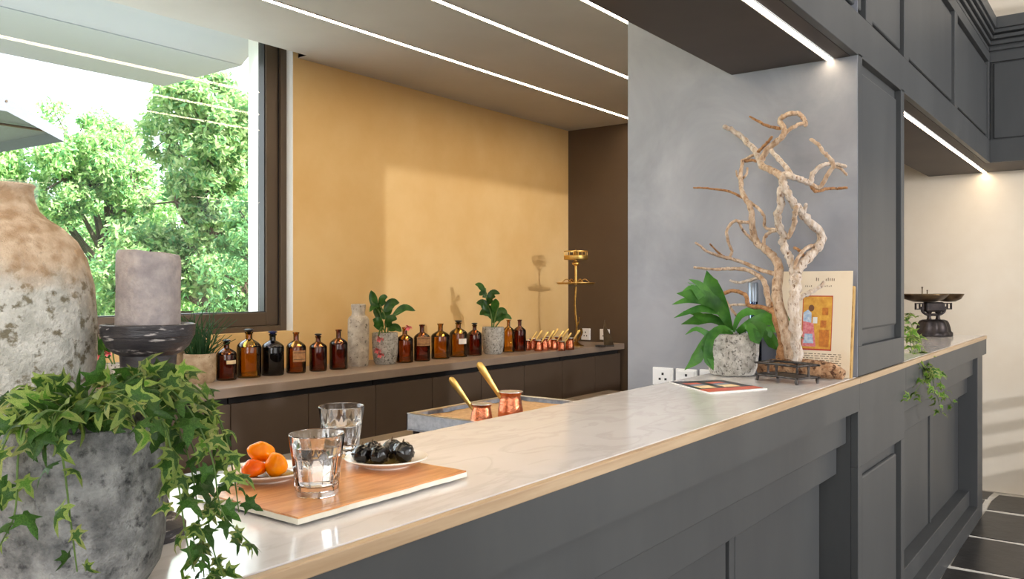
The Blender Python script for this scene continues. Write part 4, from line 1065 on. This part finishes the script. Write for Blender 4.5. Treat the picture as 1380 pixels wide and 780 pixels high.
# ------------------------------------------------------------------ old illuminated book page leaning on the pillar
ztop_b = at_X(1105, 364, 3.05).z
yR = at_X(1151, 366, 3.045).y; yL = at_X(1050, 366, 3.045).y
hb_ = ztop_b-ZC; wb_ = yL-yR
bx0 = 3.005; lean = math.asin(.05/hb_)
book = thing('old_book', 'old open book page with painted miniature leaning on the pillar', 'book', (bx0, (yL+yR)/2, ZC))
book.rotation_euler = (0, lean, 0)
# local frame of the book: y = towards picture left, z up, -x towards viewer
MB().box(.002, .022, -wb_/2, wb_/2-.02, .001, hb_*.86).obj('page_block', 'page_edges', book, bevel=.002)
MB().box(-.0005, .0018, -wb_/2+.006, wb_/2, .001, hb_).obj('page', 'paper_old', book)
pg = book.children[1]
def patch(name, mat_, u0, u1, v0, v1, off, poly=None):
    """flat print on the page; u from page's picture-left 0..1, v from the bottom 0..1"""
    def Q(u, v): return (-.0005-off, wb_/2 - u*wb_, v*hb_)
    pts = poly or [(u0, v0), (u1, v0), (u1, v1), (u0, v1)]
    return MB().add([Q(u, v) for u, v in pts], [tuple(range(len(pts)))]).obj(name, mat_, pg)
patch('border', 'red_paint', .335, .735, .245, .765, .0003)
patch('gold_ground', 'gold_paint', .345, .725, .26, .755, .0005)
patch('desk', 'orange_paint', .57, .70, .28, .44, .0007)
patch('stool', 'orange_paint', .58, .66, .46, .53, .0007)
patch('lectern', 'orange_paint', .60, .68, .58, .65, .0007)
def ell(cu, cv, ru, rv, n=18): return [(cu+ru*math.cos(2*PI*i/n), cv+rv*math.sin(2*PI*i/n)) for i in range(n)]
patch('robe', 'blue_paint', 0, 0, 0, 0, .0007, [(.35, .48), (.46, .50), (.46, .60), (.41, .63), (.35, .60)])
patch('robe', 'pink_paint', 0, 0, 0, 0, .0008, [(.35, .28), (.53, .28), (.50, .44), (.49, .50), (.35, .52)])
patch('robe', 'blue_paint', 0, 0, 0, 0, .0009, [(.36, .31), (.50, .31), (.48, .40), (.38, .40)])
patch('head', 'skin_paint', 0, 0, 0, 0, .0009, ell(.455, .645, .038, .032))
patch('sheet', 'magazine_white', .48, .54, .50, .56, .0009)
rl = random.Random(9)
for q in range(9):
    v = .05+q*.02
    u = .30
    while u < .86:
        L_ = rl.uniform(.02, .07); patch('text_line', 'ink', u, min(u+L_, .87), v, v+.006, .0004); u += L_+.018
for (u, n_, v, h_) in ((.50, 2, .905, .03), (.63, 5, .905, .03), (.36, 4, .85, .014), (.62, 4, .85, .014)):
    for q in range(n_): patch('heading', 'ink', u+q*.026, u+q*.026+.010, v, v+h_*rl.uniform(.7, 1.1), .0004)

# ------------------------------------------------------------------ driftwood
dw = thing('driftwood_sculpture', 'tall pale twisted driftwood branch standing on a log beside the fern', 'driftwood', at_X(1070, 505, 2.95).xy.to_3d()+UP*ZC)
dorg = dw.location.copy()
def DX(px, py): return 2.925 + .05*math.sin(px*.045+1.0) + .045*math.sin(py*.035+px*.02)*(1 if py < 440 else max(0, (481-py)/41))
rd = random.Random(17)
def limb(pts, r0, r1, mat_='driftwood', name='branch', parent=None, bow=.0, seg=10, knots=.07):
    n = len(pts); P = []
    for i, (x, y_) in enumerate(pts):
        P.append(at_X(x, y_, DX(x, y_)+bow*math.sin(PI*.5*i/(n-1))) - dorg)
    s_ = spline(P, 5); k = len(s_)
    rad = [(r0+(r1-r0)*i/(k-1))*(1+knots*math.sin(i*1.7+r0*900)+rd.uniform(-knots, knots)*.7) for i in range(k)]
    s_ = [p+Vector((rd.uniform(-1, 1), rd.uniform(-1, 1), rd.uniform(-1, 1)))*r1*.28 for p in s_]
    m = MB().tube(s_, rad, seg); m.sphere(s_[-1], rad[-1]*.95, seg, 5)
    return m.obj(name, mat_, parent or dw, smooth=60)
W = 'driftwood'; PALE = 'driftwood_pale'; BR = 'driftwood_brown'
t1 = limb([(1073, 486), (1071, 440), (1071, 400), (1072, 378), (1072, 364)], .021, .018, PALE, 'trunk')
limb([(1071, 366), (1067, 355), (1061, 341), (1054, 327), (1056, 318), (1048, 297), (1052, 275), (1053, 255), (1056, 237)], .014, .0125, PALE, parent=t1)
limb([(1073, 366), (1087, 350), (1101, 334), (1107.5, 317), (1089, 297), (1076, 282), (1066, 268), (1059, 255), (1056, 240)], .017, .012, PALE, parent=t1)
limb([(1061, 320), (1069.5, 306), (1071, 289), (1073, 279)], .009, .008, W, parent=t1, bow=-.03)
limb([(1056, 240), (1040, 229), (1026, 222), (1030, 208), (1045, 192), (1056, 182), (1057, 173), (1051, 164), (1057, 156), (1075, 153), (1083, 160), (1086, 168)], .0125, .0075, W, parent=t1)
limb([(1056, 181), (1069.5, 171), (1083, 166), (1086, 168)], .007, .006, W, parent=t1)
limb([(1051, 173), (1035, 170), (1021, 163), (1011, 157)], .006, .004, BR, parent=t1, bow=.05)
limb([(1027, 224), (1018, 203), (1004, 189), (990, 177), (976, 171)], .012, .0085, PALE, parent=t1)
limb([(1021, 206), (1030, 196), (1036, 190), (1040, 184)], .006, .0045, BR, parent=t1, bow=-.04)
limb([(1021, 206), (1011, 211), (1000, 217)], .006, .005, W, parent=t1)
limb([(1004, 217), (1012, 216), (1023, 217)], .006, .005, BR, parent=t1)
limb([(1040, 203), (1052, 217), (1066, 234)], .008, .009, PALE, parent=t1, bow=.03)
limb([(1056, 235), (1068, 238), (1080, 242), (1092, 246), (1095.5, 234), (1107.5, 223), (1121, 221), (1139, 224)], .012, .006, PALE, parent=t1)
limb([(1092, 247), (1104, 253), (1114.5, 237), (1123, 223), (1118, 213), (1109, 204), (1102, 194), (1092, 188)], .008, .006, W, parent=t1, bow=-.05)
limb([(1093, 249), (1099, 258), (1114.5, 254), (1128, 254), (1141, 253)], .006, .0045, BR, parent=t1)
limb([(1123, 223), (1134, 228), (1141, 236)], .0055, .004, W, parent=t1)
limb([(1080, 293), (1084, 284), (1086, 276)], .009, .006, PALE, parent=t1)
limb([(1104, 329), (1087, 334), (1076.5, 345), (1071, 360)], .007, .006, W, parent=t1, bow=-.02)
limb([(1083, 345), (1078, 338), (1071, 334)], .006, .005, BR, parent=t1)
limb([(1076, 402), (1093, 393), (1106, 386), (1110, 380)], .009, .0055, PALE, parent=t1, bow=-.03)
t2 = limb([(1066, 482), (1060, 450), (1049, 410), (1047, 384), (1050, 362), (1043, 347), (1033, 337), (1018, 324), (1014, 303), (1011, 279), (1000, 258), (998.5, 237), (1000, 217)], .021, .0065, W, 'trunk', bow=-.02)
limb([(1052, 484), (1055, 460), (1046, 430), (1041, 410)], .018, .010, 'driftwood_brown', 'trunk')
limb([(1000, 241), (1006, 235), (1007, 227)], .005, .004, W, parent=t2)
limb([(1000, 244), (994, 238), (992, 230)], .005, .003, W, parent=t2)
limb([(1002, 267), (983, 258), (966, 255), (945, 253), (935, 253)], .005, .003, BR, parent=t2, bow=-.04)
limb([(1004, 268), (1021, 280), (1030, 291), (1031, 306), (1048, 310)], .0055, .005, W, parent=t2)
limb([(1014, 300), (1000, 299), (990, 298), (980, 310), (981, 324), (986, 338), (983, 348)], .006, .005, W, parent=t2, bow=-.03)
limb([(1016, 325), (1004, 313), (995, 299)], .006, .0045, W, parent=t2)
limb([(1049, 310), (1038, 313), (1031, 320), (1028, 335)], .006, .006, W, parent=t2)
limb([(1045, 370), (1021, 362), (1000, 353), (983, 348), (966, 344), (952, 338), (938, 327)], .008, .004, W, parent=t2, bow=-.05)
limb([(980, 349), (969, 341), (957, 329)], .005, .003, BR, parent=t2)
limb([(1040, 420), (1034, 398), (1030, 380), (1020, 370), (1004, 363), (980, 362), (962, 363), (936, 360)], .011, .004, W, parent=t2, bow=-.06)
limb([(1036, 405), (1032, 384), (1024, 374), (1009, 378), (996, 381), (984, 378)], .009, .004, PALE, parent=t2, bow=-.04)
limb([(1052, 424), (1031, 415), (1009, 411), (1004, 397), (988, 392), (969, 396), (960, 387)], .009, .006, BR, parent=t2, bow=-.10)
limb([(1009, 411), (985, 411), (974, 418)], .005, .004, W, parent=t2)
limb([(992, 425), (982, 411), (976, 401)], .005, .004, W, parent=t2)
# log lying on the marble
lp = [at_X(1022, 492, 2.955), at_X(1038, 492, 2.955), at_X(1062, 492, 2.955), at_X(1092, 493, 2.955), at_X(1118, 494, 2.95), at_X(1137, 497, 2.945)]
lr = [.022, .029, .034, .033, .030, .018]
pts = []
for p, r in zip(lp, lr): q = p.copy(); q.z = ZC+r*.98; pts.append(q-dorg)
s_ = spline(pts, 6); n = len(s_)
def interp(i):
    f_ = i/(n-1)*(len(lr)-1); a = min(int(f_), len(lr)-2); return lr[a]+(lr[a+1]-lr[a])*(f_-a)
m = MB().tube(s_, [interp(i)*(1-.07*abs(math.sin(i*.9))) for i in range(n)], 14)
m.v = [(x, y_, max(z, .0008)) for x, y_, z in m.v]
m.obj('log', 'log', dw, smooth=70)

# ------------------------------------------------------------------ wrought iron stand
A0 = at_Z(1020, 512, ZC); B0 = at_Z(1074, 519, ZC); C1 = at_Z(1105, 506, ZC)
iv = (B0-A0); L1 = iv.length; ang = math.atan2(iv.y, iv.x); L2 = .10
ir = thing('iron_stand', 'small hammered iron tray stand with double rails on the marble', 'stand', (A0.x, A0.y, ZC), ang)
hI = .060; rI = .0042
sgn = 1 if (Vector((-iv.y, iv.x, 0)).dot(C1-B0)) > 0 else -1
def I(x, y_, z): return (x, sgn*y_, z)
m = MB(); m.add([I(0, 0, .018), I(L1, 0, .018), I(L1, L2, .018), I(0, L2, .018), I(0, 0, .022), I(L1, 0, .022), I(L1, L2, .022), I(0, L2, .022)], [(0, 1, 2, 3), (4, 5, 6, 7), (0, 1, 5, 4), (1, 2, 6, 5), (2, 3, 7, 6), (3, 0, 4, 7)])
m.obj('shelf', 'wrought_iron', ir)
for nm, z in (('lower_rail', .020), ('upper_rail', hI)):
    for a, b in ((I(-.008, 0, z), I(L1+.008, 0, z)), (I(-.008, L2, z), I(L1+.008, L2, z)), (I(0, -.006, z), I(0, L2+.006, z)), (I(L1, -.006, z), I(L1, L2+.006, z))):
        a, b = Vector(a), Vector(b); mid = (a+b)/2+Vector((0, 0, .0015))
        MB().tube([a, a.lerp(mid, .5), mid, mid.lerp(b, .5), b], [rI*.8, rI*1.05, rI, rI*1.1, rI*.8], 8).obj(nm, 'wrought_iron', ir, smooth=50)
for x, y_ in ((.0, .0), (L1, .0), (0, L2), (L1, L2)):
    MB().tube([I(x, y_, .022), I(x*.96+L1*.02, y_, .010), I(x, y_, 0)], [rI, rI*1.3, rI*1.1], 8).obj('foot', 'wrought_iron', ir, smooth=50)
for x, y_ in ((L1*.5, 0), (L1*.5, L2), (L1, L2*.55), (0, L2*.55)):
    MB().tube([I(x, y_, .020), I(x, y_, .040), I(x, y_, hI)], [rI*1.2, rI*.9, rI*1.2], 8).obj('upright', 'wrought_iron', ir, smooth=50)

# ------------------------------------------------------------------ leaflet on the marble
q4 = [at_Z(902, 515.5, ZC), at_Z(957, 530.5, ZC), at_Z(1034, 524.5, ZC), at_Z(974, 513, ZC)]
mo = q4[0].copy(); mo.z = ZC
mg = thing('magazine', 'glossy leaflet with dark and red cover lying on the marble', 'magazine', mo)
loc = [(p-mo).to_2d() for p in q4]
MB().prism([tuple(p) for p in loc], .0003, .0030).obj('pages', 'magazine_white', mg)
def mq(u, v):
    a = loc[0].lerp(loc[3], u); b = loc[1].lerp(loc[2], u); return a.lerp(b, v)
def mp_(name, mat_, poly, z): MB().add([(*mq(u, v), z) for u, v in poly], [tuple(range(len(poly)))]).obj(name, mat_, mg)
mp_('cover', 'magazine_dark', [(.01, .0), (.99, .0), (.99, .72), (.01, .72)], .0032)
mp_('cover_band', 'magazine_red', [(.01, .72), (.99, .72), (.99, .95), (.01, .95)], .0032)
for a in (.10, .52):
    mp_('cover_photo', 'magazine_red', [(a, .18), (a+.28, .18), (a+.28, .32), (a, .32)], .0034)
    mp_('cover_photo', 'magazine_blue', [(a, .32), (a+.28, .32), (a+.28, .46), (a, .46)], .0034)
    mp_('cover_photo', 'label_cream', [(a, .46), (a+.28, .46), (a+.28, .68), (a, .68)], .0034)

# ------------------------------------------------------------------ antique balance scale
c = at_Z(1258, 453, ZC); ks = (ZC-CAMH)/(HORIZON-453)
sc_ = thing('balance_scale', 'antique cast iron balance scale with two bronze pans on the marble', 'scale', c, ALPHA-PI/2+.25)
def S(z): return (453-z)*ks
MB().lathe([(0, 0), (27*ks, 0), (28*ks, 1.5*ks), (26.5*ks, 5*ks), (24*ks, 7*ks), (23*ks, 12*ks), (21*ks, 18*ks), (19*ks, 21*ks), (15*ks, 22.5*ks), (0, 23*ks)], 48, sy=.62, facet=lambda r, z, a: r*(1+.06*math.cos(10*a)) if z > 3*ks else r).obj('base', 'iron', sc_, smooth=40)
for s in (-1, 1):
    MB().lathe([(3.5*ks, 22*ks), (2.5*ks, 25*ks), (2.5*ks, 30*ks), (4*ks, 33*ks)], 12, (s*7*ks, 0, 0)).obj('pillar', 'iron', sc_, smooth=40)
    MB().tube(spline([(0, 0, 29*ks), (s*9*ks, 0, 29*ks), (s*17*ks, 0, 33*ks), (s*19*ks, 0, 40*ks)], 5), 1.8*ks, 8).obj('beam_arm', 'iron', sc_, smooth=50)
    m = MB()
    for b in ((16*ks, 29*ks, 36*ks, 37.5*ks), (16*ks, 29*ks, 43.5*ks, 45*ks), (27.5*ks, 29*ks, 37.5*ks, 43.5*ks), (16*ks, 17.5*ks, 37.5*ks, 43.5*ks), (21.5*ks, 22.5*ks, 37.5*ks, 43.5*ks)):
        m.box(min(s*b[0], s*b[1]), max(s*b[0], s*b[1]), -1.2*ks, 1.2*ks, b[2], b[3])
    m.obj('end_bracket', 'iron', sc_)
MB().box(-14*ks, 14*ks, -5*ks, 5*ks, 33*ks, 46*ks).obj('beam_housing', 'iron', sc_, bevel=2*ks)
def pan(cx, cy, R_, z, nm):
    MB().lathe([(0, z), (R_*.45, z+.5*ks), (R_*.8, z+4*ks), (R_, z+10*ks), (R_*1.0, z+11*ks), (R_*.97, z+11*ks), (R_*.78, z+5.5*ks), (R_*.4, z+2*ks), (0, z+1.5*ks)], 44, (cx, cy, 0)).obj(nm, 'bronze', sc_, smooth=40)
pan(-15*ks, 0, 30*ks, 46*ks, 'pan'); pan(24*ks, 0, 19*ks, 46.2*ks, 'pan')
for x in (-6, 2): MB().lathe([(.7*ks, 46*ks), (.7*ks, 64*ks if x < 0 else 61*ks), (1.2*ks, 66*ks if x < 0 else 62*ks), (0, 67*ks if x < 0 else 62.5*ks)], 8, (x*ks, 14*ks, 0)).obj('pointer', 'bronze', sc_)

# ------------------------------------------------------------------ small ivy behind the pillar
pv = Vector((4.0, 1.06, ZC))
iv2 = thing('trailing_ivy', 'small ivy trailing over the bar edge beside the pillar', 'potted plant', pv)
MB().lathe([(0, 0), (.05, 0), (.055, .004), (.065, .10), (.068, .102), (.06, .102), (.058, .09), (0, .09)], 28).obj('pot', 'concrete_small', iv2, smooth=40)
rv = random.Random(31)
LV2 = [LEAVES[2], LEAVES[0], LEAVES[3], LEAVES[2], LEAVES[2]]
def vy(*pts): return [at_Y(px, py, Y) for px, py, Y in pts]
top = pv+UP*.10
for pts, n in (
    ([top] + vy((1222, 432, .98), (1230, 462, .90), (1240, 485, .80), (1252, 500, .765), (1262, 530, .765), (1268, 556, .765)), 22),
    ([top] + vy((1220, 440, .97), (1228, 470, .88), (1236, 488, .79), (1246, 505, .762), (1232, 530, .76), (1225, 540, .76)), 16),
    ([top] + vy((1224, 450, .96), (1238, 475, .87), (1250, 490, .79), (1262, 500, .765), (1272, 525, .762), (1286, 547, .76)), 18),
    ([top] + vy((1222, 445, .97), (1236, 466, .92), (1250, 474, .87)), 9),
    ([top] + vy((1219, 428, 1.0), (1222, 424, .98), (1230, 428, .96)), 6),
    ([top] + vy((1226, 460, .92), (1242, 490, .80), (1258, 505, .763), (1258, 525, .76), (1266, 540, .76)), 14)):
    vine(iv2, pts, pv, rv, int(n*1.4), .052, LV2, rad=.0014)

# guest chair by the beige wall (its slats shade the wall)
ch = thing('dining_chair', 'dark wooden ladder-back chair by the beige wall', 'chair', (6.42, -.18, .003), -.5)
for x, y_ in ((-.19, -.19), (.19, -.19)): MB().box(x-.018, x+.018, y_-.018, y_+.018, 0, .44).obj('leg', 'stem_brown', ch)
for x in (-.19, .19): MB().box(x-.018, x+.018, .17, .206, 0, .95).obj('leg', 'stem_brown', ch)
MB().box(-.21, .21, -.21, .21, .44, .47).obj('seat', 'stem_brown', ch, bevel=.006)
for z in (.58, .72, .86): MB().box(-.172, .172, .178, .198, z, z+.06).obj('slat', 'stem_brown', ch, bevel=.003)
